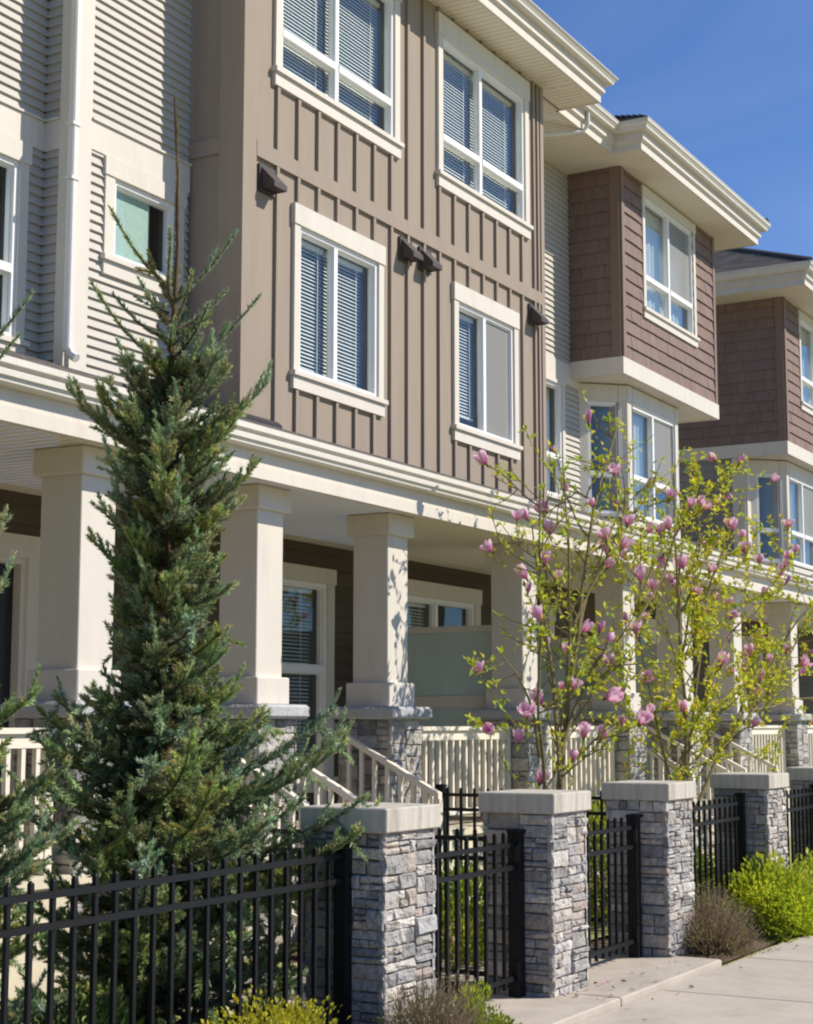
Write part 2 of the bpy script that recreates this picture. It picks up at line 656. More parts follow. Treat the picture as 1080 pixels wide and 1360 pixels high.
    if curtain:
        mb = MB()
        for k in range(cols):
            if curtain != 'all' and k not in curtain:
                continue
            s, e = us[k] + 0.01, us[k + 1] - 0.01
            nseg = 26
            for j in range(nseg):
                ua, ub = s + (e - s) * j / nseg, s + (e - s) * (j + 1) / nseg
                na = -0.16 + 0.022 * math.sin(j * 1.35 + 0.6 * math.sin(j * 0.7))
                nb = -0.16 + 0.022 * math.sin((j + 1) * 1.35 + 0.6 * math.sin((j + 1) * 0.7))
                mb.face([P(ua, na, b0 + 0.03), P(ub, nb, b0 + 0.03), P(ub, nb, b1 - 0.03), P(ua, na, b1 - 0.03)])
        mb.build("curtain", M_CURTAIN, w)
    return (a0, a1, b0, b1)


# ------------------------------------------------------------------ stonework
STONE_TINTS = [(1.0, 0.99, 0.98), (0.82, 0.84, 0.87), (1.10, 1.08, 1.05), (0.70, 0.72, 0.76), (0.98, 0.92, 0.87),
               (0.90, 0.90, 0.90), (1.14, 1.13, 1.12), (0.62, 0.63, 0.67), (1.00, 0.90, 0.85), (0.88, 0.91, 0.96), (0.94, 0.95, 0.97), (0.78, 0.79, 0.82)]


def split_stone(u0, u1, z0, z1, hmin, hmax, wmin, wmax, out):
    w, h = u1 - u0, z1 - z0
    if h > hmax and (h > 2 * hmin):
        if w > wmax * 1.6 and random.random() < 0.45:
            m = u0 + w * random.uniform(0.35, 0.65)
            split_stone(u0, m, z0, z1, hmin, hmax, wmin, wmax, out)
            split_stone(m, u1, z0, z1, hmin, hmax, wmin, wmax, out)
            return
        m = z0 + h * random.uniform(0.38, 0.62)
        split_stone(u0, u1, z0, m, hmin, hmax, wmin, wmax, out)
        split_stone(u0, u1, m, z1, hmin, hmax, wmin, wmax, out)
        return
    if w > wmax or (w > 2.2 * wmin and random.random() < 0.3):
        m = u0 + w * random.uniform(0.36, 0.64)
        split_stone(u0, m, z0, z1, hmin, hmax, wmin, wmax, out)
        split_stone(m, u1, z0, z1, hmin, hmax, wmin, wmax, out)
        return
    if h > 1.7 * hmin and random.random() < 0.35:
        m = z0 + h * random.uniform(0.4, 0.6)
        split_stone(u0, u1, z0, m, hmin, hmax, wmin, wmax, out)
        split_stone(u0, u1, m, z1, hmin, hmax, wmin, wmax, out)
        return
    out.append((u0, u1, z0, z1))


def stone_face(mb, F, u0, u1, z0, z1, hmin=0.033, hmax=0.10, wmin=0.06, wmax=0.25):
    cells = []
    split_stone(u0, u1, z0, z1, hmin, hmax, wmin, wmax, cells)
    j = lambda a: random.uniform(-a, a)
    for (a, b, c, d) in cells:
        g = 0.0025
        n1 = random.uniform(0.008, 0.026)
        r = random.uniform(0.003, 0.008)
        ch = lambda: (j(0.004), j(0.004))
        pts = [(a + g, c + g), (b - g, c + g), (b - g, d - g), (a + g, d - g)]
        base = [(p[0] + (0 if abs(p[0] - u0) < .01 or abs(p[0] - u1) < .01 else j(.003)), p[1] + j(.003)) for p in pts]
        cx, cz = (a + b) / 2, (c + d) / 2
        um = cx + (b - a) * j(0.2)
        col = vary(random.choice(STONE_TINTS), 0.22)
        # outer ring at the joint, inner ring proud and jittered, with mid points for a hewn face
        ring0, ring1 = [], []
        for k in range(4):
            p, q = base[k], base[(k + 1) % 4]
            ring0 += [p, ((p[0] + q[0]) / 2 + j(.003), (p[1] + q[1]) / 2 + j(.003))]
        for (x, z) in ring0:
            dx, dz = (1 if x < cx - .004 else (-1 if x > cx + .004 else 0)), (1 if z < cz - .004 else (-1 if z > cz + .004 else 0))
            ring1.append((x + dx * r, z + dz * r, n1 + j(0.006)))
        P = F.p
        i = len(mb.v)
        mb.v += [P(x, -0.012, z) for x, z in ring0] + [P(x, n1 * 0.55, z) for x, z in ring0] + [P(x, n, z) for x, z, n in ring1] + [P(um, n1 + j(.006) + .003, cz)]
        for k in range(8):
            k2 = (k + 1) % 8
            mb.f += [(i + k, i + k2, i + 8 + k2, i + 8 + k), (i + 8 + k, i + 8 + k2, i + 16 + k2, i + 16 + k), (i + 16 + k, i + 16 + k2, i + 24)]
            mb.c += [col] * 3


def stone_post(mb, x0, x1, y0, y1, z0, z1, t=0.02, back=True, **kw):
    """Four stone-clad faces; x0.. are the outside of an average stone."""
    a, b, c, d = x0 + t, x1 - t, y0 + t, y1 - t
    fr = [(Fr((0, c), (1, 0)), x0, x1)]                                # street side
    fr.append((Fr((a, d), (0, -1)), -t, (d - c) + t))                  # left side
    fr.append((Fr((b, c), (0, 1)), -t, (d - c) + t))                   # right side
    if back:
        fr.append((Fr((0, d), (-1, 0)), -x1, -x0))
    for F, u0, u1 in fr:
        stone_face(mb, F, u0, u1, z0, z1, **kw)


# ------------------------------------------------------------------ ground
def setting():
    mb = MB()
    mb.face([(-400, -400, -0.02), (600, -400, -0.02), (600, 600, -0.02), (-400, 600, -0.02)])
    structure(mb.build("ground", mat("bounce_lawn", (0.34, 0.35, 0.12), 0.95, 0.2, 3)))  # unseen far ground, brightened to bounce yellow-green fill light
    mb = MB()
    mb.face([(-300, -5.0, -0.015), (400, -5.0, -0.015), (400, 0.2, -0.015), (-300, 0.2, -0.015)])
    structure(mb.build("road", M_ASPHALT))
    mb = MB()                                        # sidewalk in bays with tooled joints
    x = -6.4
    while x < 60:
        mb.bevel_box(W, x + 0.004, x + 1.592, -3.66, -0.35, -0.1, 0.0, 0.006, vary((1, 1, 1), 0.03))
        x += 1.6
    structure(mb.build("sidewalk", M_CONC))
    mb = MB()
    mb.bevel_box(W, -20, 80, -0.345, -0.2, -0.2, 0.004, 0.015)
    structure(mb.build("kerb", M_CONC))
    mb = MB()                                        # bark mulch in the bed beside the sidewalk and in the yards
    nx, ny = 150, 24
    xs, ys = np.linspace(-2, 40, nx), np.linspace(3.70, 7.0, ny)
    V = [(x, y, 0.0 + 0.03 * min(1, (y - 3.70) / 0.15) * (0.5 + random.random())) for y in ys for x in xs]
    mb.v = V
    for j in range(ny - 1):
        for i in range(nx - 1):
            k = j * nx + i
            mb.f.append((k, k + 1, k + nx + 1, k + nx))
            mb.c.append(vary((1, 1, 1), 0.3))
    structure(mb.build("soil_bed", M_SOIL))
    mb = MB()                                        # grass added behind the pillars to bounce warm light onto the porch
    for (a, b) in ((-3, 7.33), (8.85, 9.04), (10.52, 25)):
        mb.face([(a, 4.75, 0.064), (b, 4.75, 0.064), (b, 6.6, 0.064), (a, 6.6, 0.064)])
    structure(mb.build("lawn", mat("bounce_lawn", (0.34, 0.35, 0.12), 0.95, 0.2, 3)))
    mb = MB()                                        # walks from the gates to the stairs
    for (a, b) in ((7.35, 8.83), (9.06, 10.6)):
        y = 3.665
        for t in (4.62, 5.35, 6.05):
            mb.bevel_box(W, a - (0.0 if y > 3.7 else 0.0) - 0.1, b + 0.12 if y < 4 else b - 0.1, -t + 0.006, -y, -0.08, 0.045, 0.008, vary((1, 1, 1), 0.04))
            y = t
    structure(mb.build("path", M_PATH))


# ------------------------------------------------------------------ porch
ZC = 3.335           # porch ceiling
YB = 6.50            # porch fascia
FLOOR = 0.70


def porch(house, x0, x1, ground=None, stairs=()):
    F = front(YB)
    mb = MB()
    boards(mb, (x0, x1), YB + 0.03, 8.57, ZC, 0.1)
    mb.build("porch_ceiling", M_SOFFIT, house)
    mb = MB()
    mb.box(F, x0, x1, -0.04, 0.0, 3.31, 3.66)
    mb.box(F, x0, x1, 0.0, 0.012, 3.31, 3.40)
    mb.build("porch_fascia", M_CREAM, house)
    mb = MB()
    prof = [(0.002, 3.505), (0.075, 3.505), (0.090, 3.515), (0.092, 3.540), (0.112, 3.546), (0.114, 3.578), (0.100, 3.590), (0.102, 3.600), (0.132, 3.610),
            (0.132, 3.650), (0.108, 3.650), (0.108, 3.63), (0.002, 3.62)]
    mb.sweep([(x0, YB), (x1, YB)], prof, cap=True)
    mb.build("porch_gutter", M_GUTTER, house)
    mb = MB()                                        # lapped roof shingles
    y = YB - 0.03
    z = 3.66
    s = 0.347
    while y < 9.3:
        t = y + 0.13
        x = x0 - random.uniform(0, .3)
        while x < x1:
            w = random.uniform(0.12, 0.32)
            a, b = max(x, x0), min(x + w, x1)
            x += w
            if b <= a:
                continue
            c = vary((1, 1, 1), 0.25)
            z0, z1 = z + 0.012, z + s * 0.13
            mb.face([(a, y, z0), (b, y, z0), (b, t, z1), (a, t, z1)], c)
            mb.face([(a, y, z0 - 0.014), (b, y, z0 - 0.014), (b, y, z0), (a, y, z0)], c)
        y, z = t, z + s * 0.13
    mb.build("porch_roof", M_ROOF, house)
    # floor and foundation, with openings for the stairs
    mb = MB()
    segs = [(x0, x1)]
    for (a, b) in stairs:
        out = []
        for s0, e0 in segs:
            out += [(s0, a), (b, e0)] if s0 < a and b < e0 else [(s0, e0)]
        segs = out
    for s0, e0 in segs:
        mb.box(W, s0, e0, -8.6, -6.68, -0.05, FLOOR - 0.06)
        mb.box(W, s0, e0, -8.6, -6.64, FLOOR - 0.058, FLOOR)
    for a, b in stairs:
        mb.box(W, a, b, -8.6, -7.22, -0.05, FLOOR)
    mb.build("porch_floor", M_FOUND, house)
    for a, b in stairs:
        mb = MB()
        for k in range(3):
            zt = FLOOR - 0.175 * (k + 1)
            yy = 7.22 - 0.28 * (k + 1)
            mb.bevel_box(W, a + 0.003, b - 0.003, -7.225 + (0.0), -yy, -0.05 if k == 2 else zt - 0.17, zt, 0.008)
        mb.build("stairs", M_PATH, house)


def column(house, cx):
    """Boxed porch column: shaft, capital, plinth on a stone pier with a grey cap."""
    w = 0.335 / 2
    y0 = 6.75
    yc = y0 + w
    mb = MB()
    F = W
    mb.bevel_box(F, cx - w, cx + w, -(yc + w), -(yc - w), 1.93, 3.16, 0.006)
    sh = mb.build("porch_column", M_CREAM, house)
    mb = MB()
    w2 = w + 0.042
    mb.bevel_box(F, cx - w2, cx + w2, -(yc + w2), -(yc - w2), 3.155, ZC - 0.003, 0.008)
    mb.build("capital", M_CREAM, sh)
    mb = MB()
    mb.bevel_box(F, cx - w2, cx + w2, -(yc + w2), -(yc - w2), 1.735, 1.935, 0.008)
    mb.build("plinth", M_CREAM, sh)
    mb = MB()
    w3 = 0.325
    mb.bevel_box(F, cx - w3, cx + w3, -(yc + w3), -(yc - w3), 1.635, 1.737, 0.02)
    mb.build("stone_cap", M_GREYCAP, sh)
    mb = MB()
    w4 = 0.255
    stone_post(mb, cx - w4, cx + w4, yc - w4, yc + w4, 0.0, 1.633, hmin=0.05, hmax=0.16, wmin=0.08, wmax=0.30)
    st = mb.build("stone_pier", M_STONE, sh)
    mb = MB()
    w5 = w4 - 0.021
    mb.box(F, cx - w5, cx + w5, -(yc + w5), -(yc - w5), 0.0, 1.63)
    mb.build("mortar_core", M_MORTAR, sh)


def railing(house, x0, x1, y=6.86, z0=0.80, z1=1.575):
    F = front(y)
    mb = MB()
    mb.box(F, x0, x1, -0.05, 0.05, z1 - 0.035, z1)
    mb.box(F, x0 + 0.02, x1 - 0.02, -0.022, 0.022, z1 - 0.12, z1 - 0.037)
    mb.box(F, x0 + 0.02, x1 - 0.02, -0.022, 0.022, z0, z0 + 0.05)
    for u in (x0 + 0.03, x1 - 0.03):
        mb.box(F, u - 0.03, u + 0.03, -0.03, 0.03, FLOOR, z1 - 0.037)
    n = max(2, int((x1 - x0) / 0.125))
    for k in range(1, n):
        u = x0 + (x1 - x0) * k / n
        mb.box(F, u - 0.017, u + 0.017, -0.017, 0.017, z0 + 0.05, z1 - 0.12)
    mb.build("porch_railing", M_RAIL, house)


def stair_rail(house, x, y0=7.13, z0=1.565, y1=6.17, z1=1.06):
    """Sloping hand rail with balusters on a stair cheek, falling towards the street."""
    mb = MB()
    F = Fr((x, 0), (0, -1))                    # u = -y
    def bar(ya, za, yb, zb, h, t):
        P = lambda y, dx, z: (x + dx, y, z)
        a = [P(ya, -t, za - h), P(ya, t, za - h), P(ya, t, za), P(ya, -t, za), P(yb, -t, zb - h), P(yb, t, zb - h), P(yb, t, zb), P(yb, -t, zb)]
        i = len(mb.v)
        mb.v += a
        for q in ((0, 1, 2, 3), (7, 6, 5, 4), (0, 4, 5, 1), (1, 5, 6, 2), (2, 6, 7, 3), (3, 7, 4, 0)):
            mb.f.append(tuple(i + k for k in q))
            mb.c.append((1, 1, 1))
    bar(y0 + 0.16, z0, y0, z0, 0.05, 0.032)
    bar(y0, z0, y1, z1, 0.05, 0.032)
    sl = (z1 - z0) / (y1 - y0)
    drop = 0.80
    bar(y0 + 0.14, z0 - drop, y0, z0 - drop, 0.045, 0.02)
    bar(y0, z0 - drop, y1, z1 - drop, 0.045, 0.02)
    for y in (y0 + 0.14, y1 + 0.02):
        zt = z0 if y > y0 else z1
        mb.box(F, -y - 0.028, -y + 0.028, -0.028, 0.028, 0.0 if y < y0 else 0.6, zt - 0.045)
    n = 8
    for k in range(1, n):
        y = y0 + (y1 - y0) * k / n
        zt = z0 + sl * (y - y0) - 0.048
        mb.box(F, -y - 0.015, -y + 0.015, -0.015, 0.015, zt - drop + 0.05, zt)
    mb.build("stair_railing", M_RAIL, house)


def privacy_screen(house, x, y0=7.10, y1=8.56):
    F = Fr((x, y1), (0, -1))
    L = y1 - y0
    mb = MB()
    mb.box(F, 0, L, -0.025, 0.025, 2.50, 2.56)
    mb.box(F, 0, L, -0.025, 0.025, 1.76, 1.87)
    mb.box(F, 0, L, -0.025, 0.025, 0.85, 0.93)
    for u in (0.0, L - 0.05):
        for (a, b) in ((1.87, 2.50), (0.93, 1.76)):
            mb.box(F, u, u + 0.05, -0.025, 0.025, a, b)
        mb.box(F, u, u + 0.05, -0.025, 0.025, FLOOR, 0.85)
    s = mb.build("privacy_screen", M_CREAM, house)
    mb = MB()
    mb.box(F, 0.05, L - 0.05, -0.008, 0.008, 1.87, 2.50)
    mb.box(F, 0.05, L - 0.05, -0.008, 0.008, 0.93, 1.76)
    mb.build("frosted_panel", M_FROST, s)


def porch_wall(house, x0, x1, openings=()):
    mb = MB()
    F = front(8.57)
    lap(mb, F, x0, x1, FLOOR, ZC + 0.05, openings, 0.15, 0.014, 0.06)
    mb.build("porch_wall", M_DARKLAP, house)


def door(house, F, u0, u1, z0, z1, glass=False):
    """Entrance: trim, slab set back, lever handle. Returns the opening."""
    j = 0.15
    a0, a1, b1 = u0 + j, u1 - j, z1 - 0.17
    mb = MB()
    mb.box(F, u0, a0, -0.01, 0.035, z0, b1)
    mb.box(F, a1, u1, -0.01, 0.035, z0, b1)
    mb.box(F, u0 - 0.02, u1 + 0.02, -0.01, 0.045, b1, z1)
    for s in (a0, a1 - 0.05):
        mb.box(F, s, s + 0.05, -0.12, 0.01, z0, b1 - 0.05)
    mb.box(F, a0, a1, -0.12, 0.01, b1 - 0.05, b1)
    d = mb.build("entrance_door", M_CREAM, house)
    mb = MB()
    mb.box(F, a0 + 0.05, a1 - 0.05, -0.11, -0.065, z0, b1 - 0.05)
    for (q0, q1) in ((0.12, 0.62), (0.72, 1.22), (1.32, 1.85)):
        mb.box(F, a0 + 0.2, a1 - 0.2, -0.066, -0.055, z0 + q0, z0 + q1)
    mb.build("slab", M_DOOR, d)
    mb = MB()
    mb.tube([F.p(a0 + 0.12, -0.07, z0 + 1.0), F.p(a0 + 0.12, -0.01, z0 + 1.0), F.p(a0 + 0.24, -0.01, z0 + 1.0)], 0.01, 6)
    mb.build("handle", M_VENT, d)
    return (a0, a1, z0, b1)


# ------------------------------------------------------------------ eaves and roofs
def eave(house, path, z, inner_polys, gh=0.13, name="eave"):
    """Two stepped fascia boards and a gutter along the plan path; soffit strips behind."""
    mb = MB()
    mb.sweep(path, [(-0.03, z - 0.012), (0.0, z - 0.012), (0.0, z + 0.095), (0.042, z + 0.118), (0.042, z + 0.235), (-0.03, z + 0.235)])
    e = mb.build("eave", M_CREAM, house)
    mb = MB()
    g = z + 0.235 - 0.01
    mb.sweep(path, [(0.043, g), (0.105, g), (0.125, g + 0.015), (0.128, g + 0.04), (0.15, g + 0.07), (0.165, g + 0.085), (0.165, g + gh - 0.01), (0.172, g + gh - 0.008),
                    (0.172, g + gh + 0.004), (0.15, g + gh + 0.004), (0.15, g + gh - 0.03), (0.043, g + gh - 0.03)])
    mb.build("gutter", M_GUTTER, e)
    mb = MB()
    for (x0, x1, y0, y1) in inner_polys:
        boards(mb, (x0, x1), y0, y1, z, 0.1)
    mb.build("soffit", M_SOFFIT, e)
    return e


def roof_plane(mb, p0, p1, up, n_rows, width_fn=None):
    """Lapped shingle rows from the eave line p0-p1 going up by 'up' per row; width_fn(k) -> trims (a, b) as fractions."""
    p0, p1, up = np.array(p0, float), np.array(p1, float), np.array(up, float)
    d = p1 - p0
    L = np.linalg.norm(d)
    d = d / L
    nrm = np.cross(d, up / np.linalg.norm(up))
    if nrm[2] < 0:
        nrm = -nrm
    for k in range(n_rows):
        a, b = (0, L) if width_fn is None else width_fn(k, L)
        if b <= a:
            break
        u = a - random.uniform(0, .25)
        while u < b:
            w = random.uniform(0.15, 0.35)
            s, e = max(u, a), min(u + w, b)
            u += w
            if e <= s:
                continue
            q = p0 + up * k
            c = vary((1, 1, 1), 0.28)
            A, B = q + d * s + nrm * 0.014, q + d * e + nrm * 0.014
            C, D = q + d * e + up * 1.04 + nrm * 0.002, q + d * s + up * 1.04 + nrm * 0.002
            mb.face([tuple(A), tuple(B), tuple(C), tuple(D)], c)
            mb.face([tuple(q + d * s), tuple(q + d * e), tuple(B), tuple(A)], c)


def vent_hood(house, u, z, Y=8.0, w=0.20, h=0.20):
    """Wedge-shaped exhaust hood on the wall."""
    F = front(Y)
    P = F.p
    mb = MB()
    mb.box(F, u - w / 2 - 0.025, u + w / 2 + 0.025, 0.0, 0.028, z - 0.025, z + h + 0.025)
    d = 0.17
    a, b = u - w / 2, u + w / 2
    t = z + h
    mb.face([P(a, .028, t), P(a, d, z + 0.05), P(b, d, z + 0.05), P(b, .028, t)])          # sloping top
    mb.face([P(a, .028, t), P(a, .028, z), P(a, d, z), P(a, d, z + 0.05)])
    mb.face([P(b, .028, t), P(b, d, z + 0.05), P(b, d, z), P(b, .028, z)])
    mb.face([P(a, d, z + 0.05), P(a, d, z), P(b, d, z), P(b, d, z + 0.05)])
    mb.face([P(a, .04, t - .03), P(b, .04, t - .03), P(b, d - .02, z + .03), P(a, d - .02, z + .03)])
    v = mb.build("vent_hood", M_VENT, house)
    mb = MB()
    mb.box(F, a + 0.01, b - 0.01, 0.03, d - 0.012, z + 0.004, z + 0.012)
    mb.build("flap", M_FLASH, v)


# ------------------------------------------------------------------ the houses
def house_siding():
    """Cream and greige lap-sided house at the left edge."""
    R, L2 = 8.57, 8.86
    h = thing("townhouse", "pale lap-sided townhouse with cream belt and white downspout, cut off by the left edge", "townhouse", (8, 9, 0), "row of townhouses")
    FR, FL = front(R), front(L2)
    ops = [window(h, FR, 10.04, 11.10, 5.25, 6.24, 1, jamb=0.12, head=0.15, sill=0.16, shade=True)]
    opl = [window(h, FL, 7.55, 9.45, 4.43, 6.20, 2, rail=5.15, jamb=0.10, head=0.17, sill=0.16, curtain='all')]
    mb = MB()
    lap(mb, FR, 9.86, 11.177, 4.30, 6.25, ops)
    lap(mb, FR, 9.86, 11.177, 6.515, 10.2)
    lap(mb, FL, 2.0, 9.68, 4.30, 6.20, opl)
    lap(mb, FL, 2.0, 9.68, 6.46, 10.2)
    FS = Fr((9.65, 9.2), (0, -1))
    lap(mb, FS, 0.32, 0.53, 4.30, 6.20)
    lap(mb, FS, 0.32, 0.53, 6.46, 10.2)
    mb.build("wall", M_LAP, h)
    mb = MB()
    mb.box(FR, 9.858, 11.175, -0.02, 0.03, 6.25, 6.495)
    mb.box(FR, 9.858, 11.175, -0.02, 0.05, 6.497, 6.515)
    mb.box(FL, 2.0, 9.648, -0.02, 0.03, 6.20, 6.44)
    mb.box(FL, 2.0, 9.648, -0.02, 0.05, 6.442, 6.46)
    mb.box(FS, 0.34, 0.53, -0.02, 0.03, 6.20, 6.44)
    mb.box(FS, 0.34, 0.53, -0.02, 0.05, 6.442, 6.46)
    mb.build("belt_trim", M_CREAM, h)
    mb = MB()
    mb.box(FR, 9.652, 9.858, -0.03, 0.032, 4.25, 10.2)
    mb.box(FS, 0.53, 0.63, -0.02, 0.034, 4.25, 10.2)
    mb.build("corner_board", M_CREAM, h)
    mb = MB()
    F = front(8.52)
    mb.bevel_box(F, 9.572, 9.642, -0.03, 0.04, 4.50, 10.2, 0.012)
    mb.tube([(9.607, 8.515, 4.54), (9.607, 8.47, 4.47), (9.607, 8.42, 4.44)], 0.036, 8)
    for z in (5.9, 6.35, 8.0):
        mb.box(F, 9.552, 9.648, -0.03, 0.049, z, z + 0.025)
    mb.build("downspout", M_DOWN, h)
    porch(h, 1.0, 11.49, stairs=((8.25, 9.55), (10.15, 11.46)))
    F = front(8.57)
    op = [door(h, F, 8.35, 9.41, FLOOR, 3.01)]
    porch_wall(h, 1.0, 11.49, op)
    for cx in (5.4, 7.95, 9.875):
        column(h, cx)
    railing(h, 5.72, 7.62, 6.80)
    stair_rail(h, 8.30)
    stair_rail(h, 9.50)
    stair_rail(h, 10.19)
    stair_rail(h, 11.42)
    return h


BAT = 0.3405


def house_brown():
    D = 8.0
    X0, X1 = 11.177, 17.44
    h = thing("townhouse", "taupe board-and-batten townhouse with four cream-trimmed windows above the porch, second from the left", "townhouse", (14, 9, 0), "row of townhouses")
    F = front(D)
    trims = [(11.66, 13.92, 7.32, 9.24), (14.755, 17.02, 7.29, 9.23), (11.995, 13.60, 4.59, 6.31), (15.096, 16.675, 4.59, 6.315)]
    ops = [window(h, F, *trims[0], cols=2, rail=7.87, jamb=0.10, head=0.235, sill=0.165, blind=True, mull=12.74, tilt=1.0),
           window(h, F, *trims[1], cols=2, rail=7.88, jamb=0.10, head=0.235, sill=0.165, blind=True, mull=15.80, tilt=0.98),
           window(h, F, *trims[2], cols=2, jamb=0.095, head=0.19, sill=0.165, blind=True, mull=12.74, tilt=0.80),
           window(h, F, *trims[3], cols=2, jamb=0.10, head=0.19, sill=0.165, blind=True, blind_cols=(0,), mull=15.86, screen=(1,), tilt=0.78, blind_drop=0.88)]
    mb = MB()
    sheet(mb, F, X0 + 0.02, X1 - 0.02, 3.75, 9.32, ops)
    FS = Fr((X0 + 0.02, 10.0), (0, -1))
    sheet(mb, FS, 0, 1.98, 3.75, 9.32)
    FR2 = Fr((X1 - 0.02, D + 0.02), (0, 1))
    sheet(mb, FR2, 0, 1.98, 3.75, 9.32)
    zones = [(4.0, 6.565), (6.715, 9.31)]
    ks = [11.725 + BAT * k for k in range(17)] + [17.285]
    for u in ks:
        for z0, z1 in zones:
            segs = [(z0, z1)]
            for (a, b, c, d) in trims:
                if a - 0.045 < u < b + 0.045:
                    segs = [q for (s, e) in segs for q in ((s, min(e, c - .002)), (max(s, d + .002), e)) if q[1] - q[0] > 0.02]
            for s, e in segs:
                mb.box(F, u - 0.021, u + 0.021, 0.0, 0.031, s, e)
    w = mb.build("wall", M_BROWN, h)
    mb = MB()
    mb.box(F, X0 + 0.205, X1 - 0.09, -0.01, 0.034, 6.567, 6.713)
    mb.box(FS, 0, 1.77, -0.01, 0.024, 6.567, 6.713)
    mb.build("belt_trim", M_BROWN, h)
    mb = MB()
    mb.box(F, X0, X0 + 0.205, -0.02, 0.030, 3.75, 9.30)
    mb.box(FS, 1.77, 1.98, -0.01, 0.021, 3.75, 9.30)
    mb.build("corner_board", M_BROWN, h)
    mb = MB()
    mb.box(F, X1 - 0.088, X1, -0.02, 0.030, 3.75, 9.30)
    mb.build("corner_board", M_BROWN, h)
    for u in (11.56, 14.06, 14.47, 17.13):
        vent_hood(h, u, 6.29)
    # eave
    e = eave(h, [(10.45, 9.5), (10.45, 7.515), (18.18, 7.515), (18.18, 8.13)], 9.30, [(10.45, 17.5, 7.53, 9.0), (17.5, 18.16, 7.53, 8.06)], gh=0.10)
    mb = MB()
    s = 0.40
    roof_plane(mb, (10.3, 7.36, 9.60), (18.33, 7.36, 9.60), (0, 0.14, 0.14 * s), 34, lambda k, L: (k * .14, L - k * .14))
    roof_plane(mb, (18.33, 7.36, 9.60), (18.33, 16.9, 9.60), (-0.14, 0, 0.14 * s), 28, lambda k, L: (k * .14, L - k * .14))
    roof_plane(mb, (10.3, 16.9, 9.60), (10.3, 7.36, 9.60), (0.14, 0, 0.14 * s), 28, lambda k, L: (k * .14, L - k * .14))
    mb.build("roof", M_ROOF, h)
    # kick-out flashing where the porch roof meets the projecting wall
    mb = MB()
    mb.bevel_box(front(8.0), 10.6, 11.66, 0.035, 0.16, 4.08, 4.205, 0.03)
    mb.build("flashing", M_FLASH, h)
    porch(h, 11.49, X1 + 0.20)
    Fg = front(8.57)
    o1 = window(h, Fg, 12.2, 13.62, 0.95, 3.105, 1, rail=2.12, jamb=0.12, head=0.15, sill=0.14, blind=True, blind_cols=(0,), tilt=0.5)
    o2 = window(h, Fg, 14.75, 16.80, 1.6, 3.13, 2, jamb=0.13, head=0.17, sill=0.15, blind=True, blind_cols=(0,), tilt=0.6)
    porch_wall(h, 11.49, X1 + 0.2, [o1, o2])
    for cx in (11.76, 14.33, 16.90):
        column(h, cx)
    railing(h, 12.04, 14.05, 6.86)
    railing(h, 14.62, 16.62, 6.86)
    privacy_screen(h, 14.36)
    privacy_screen(h, 16.93, 7.15)
    return h


def bay(house, x0, x1, y_wall, y_front, z0, z1, ang):
    """Canted bay under the overhanging upper storey."""
    # left cant
    A, B = (x0, y_wall), (x0 + ang, y_front)
    FL = Fr(A, (B[0] - A[0], B[1] - A[1]))
    LL = math.hypot(B[0] - A[0], B[1] - A[1])
    FF = Fr((x0 + ang, y_front), (1, 0))
    LF = x1 - x0 - 2 * ang
    FRt = Fr((x1 - ang, y_front), (ang, y_wall - y_front))
    mb = MB()
    for F, L in ((FL, LL), (FF, LF), (FRt, LL)):
        mb.box(F, -0.01, L + 0.01, -0.05, 0.03, z1 - 0.22, z1 - 0.004)
        mb.box(F, -0.01, L + 0.01, -0.05, 0.03, z0, z0 + 0.12)
    for F, L in ((FL, LL), (FF, LF), (FRt, LL)):
        mb.box(F, 0.0, 0.11, -0.05, 0.022, z0 + 0.12, z1 - 0.22)
        mb.box(F, L - 0.11, L, -0.05, 0.022, z0 + 0.12, z1 - 0.22)
    for (px, py) in ((x0 + ang, y_front), (x1 - ang, y_front)):
        mb.tube([(px, py + 0.012, z0), (px, py + 0.012, z1 - 0.004)], 0.042, 8)
    mb.build("bay", M_CREAM, house)
    zb, zt = z0 + 0.12, z1 - 0.22
    window(house, FL, 0.10, LL - 0.10, zb, zt, 1, rail=zb + 0.62, jamb=0.03, head=0.03, sill=0.06, glass=M_GLASS_BLUE, apron=False, proud=0.02)
    window(house, FF, 0.10, LF - 0.10, zb, zt, 2, rail=zb + 0.62, jamb=0.03, head=0.03, sill=0.06, curtain=(0,), screen=(1,), glass=M_GLASS_BLUE, apron=False, proud=0.02)
    window(house, FRt, 0.10, LL - 0.10, zb, zt, 1, rail=zb + 0.62, jamb=0.03, head=0.03, sill=0.06, glass=M_GLASS_BLUE, apron=False, proud=0.02)


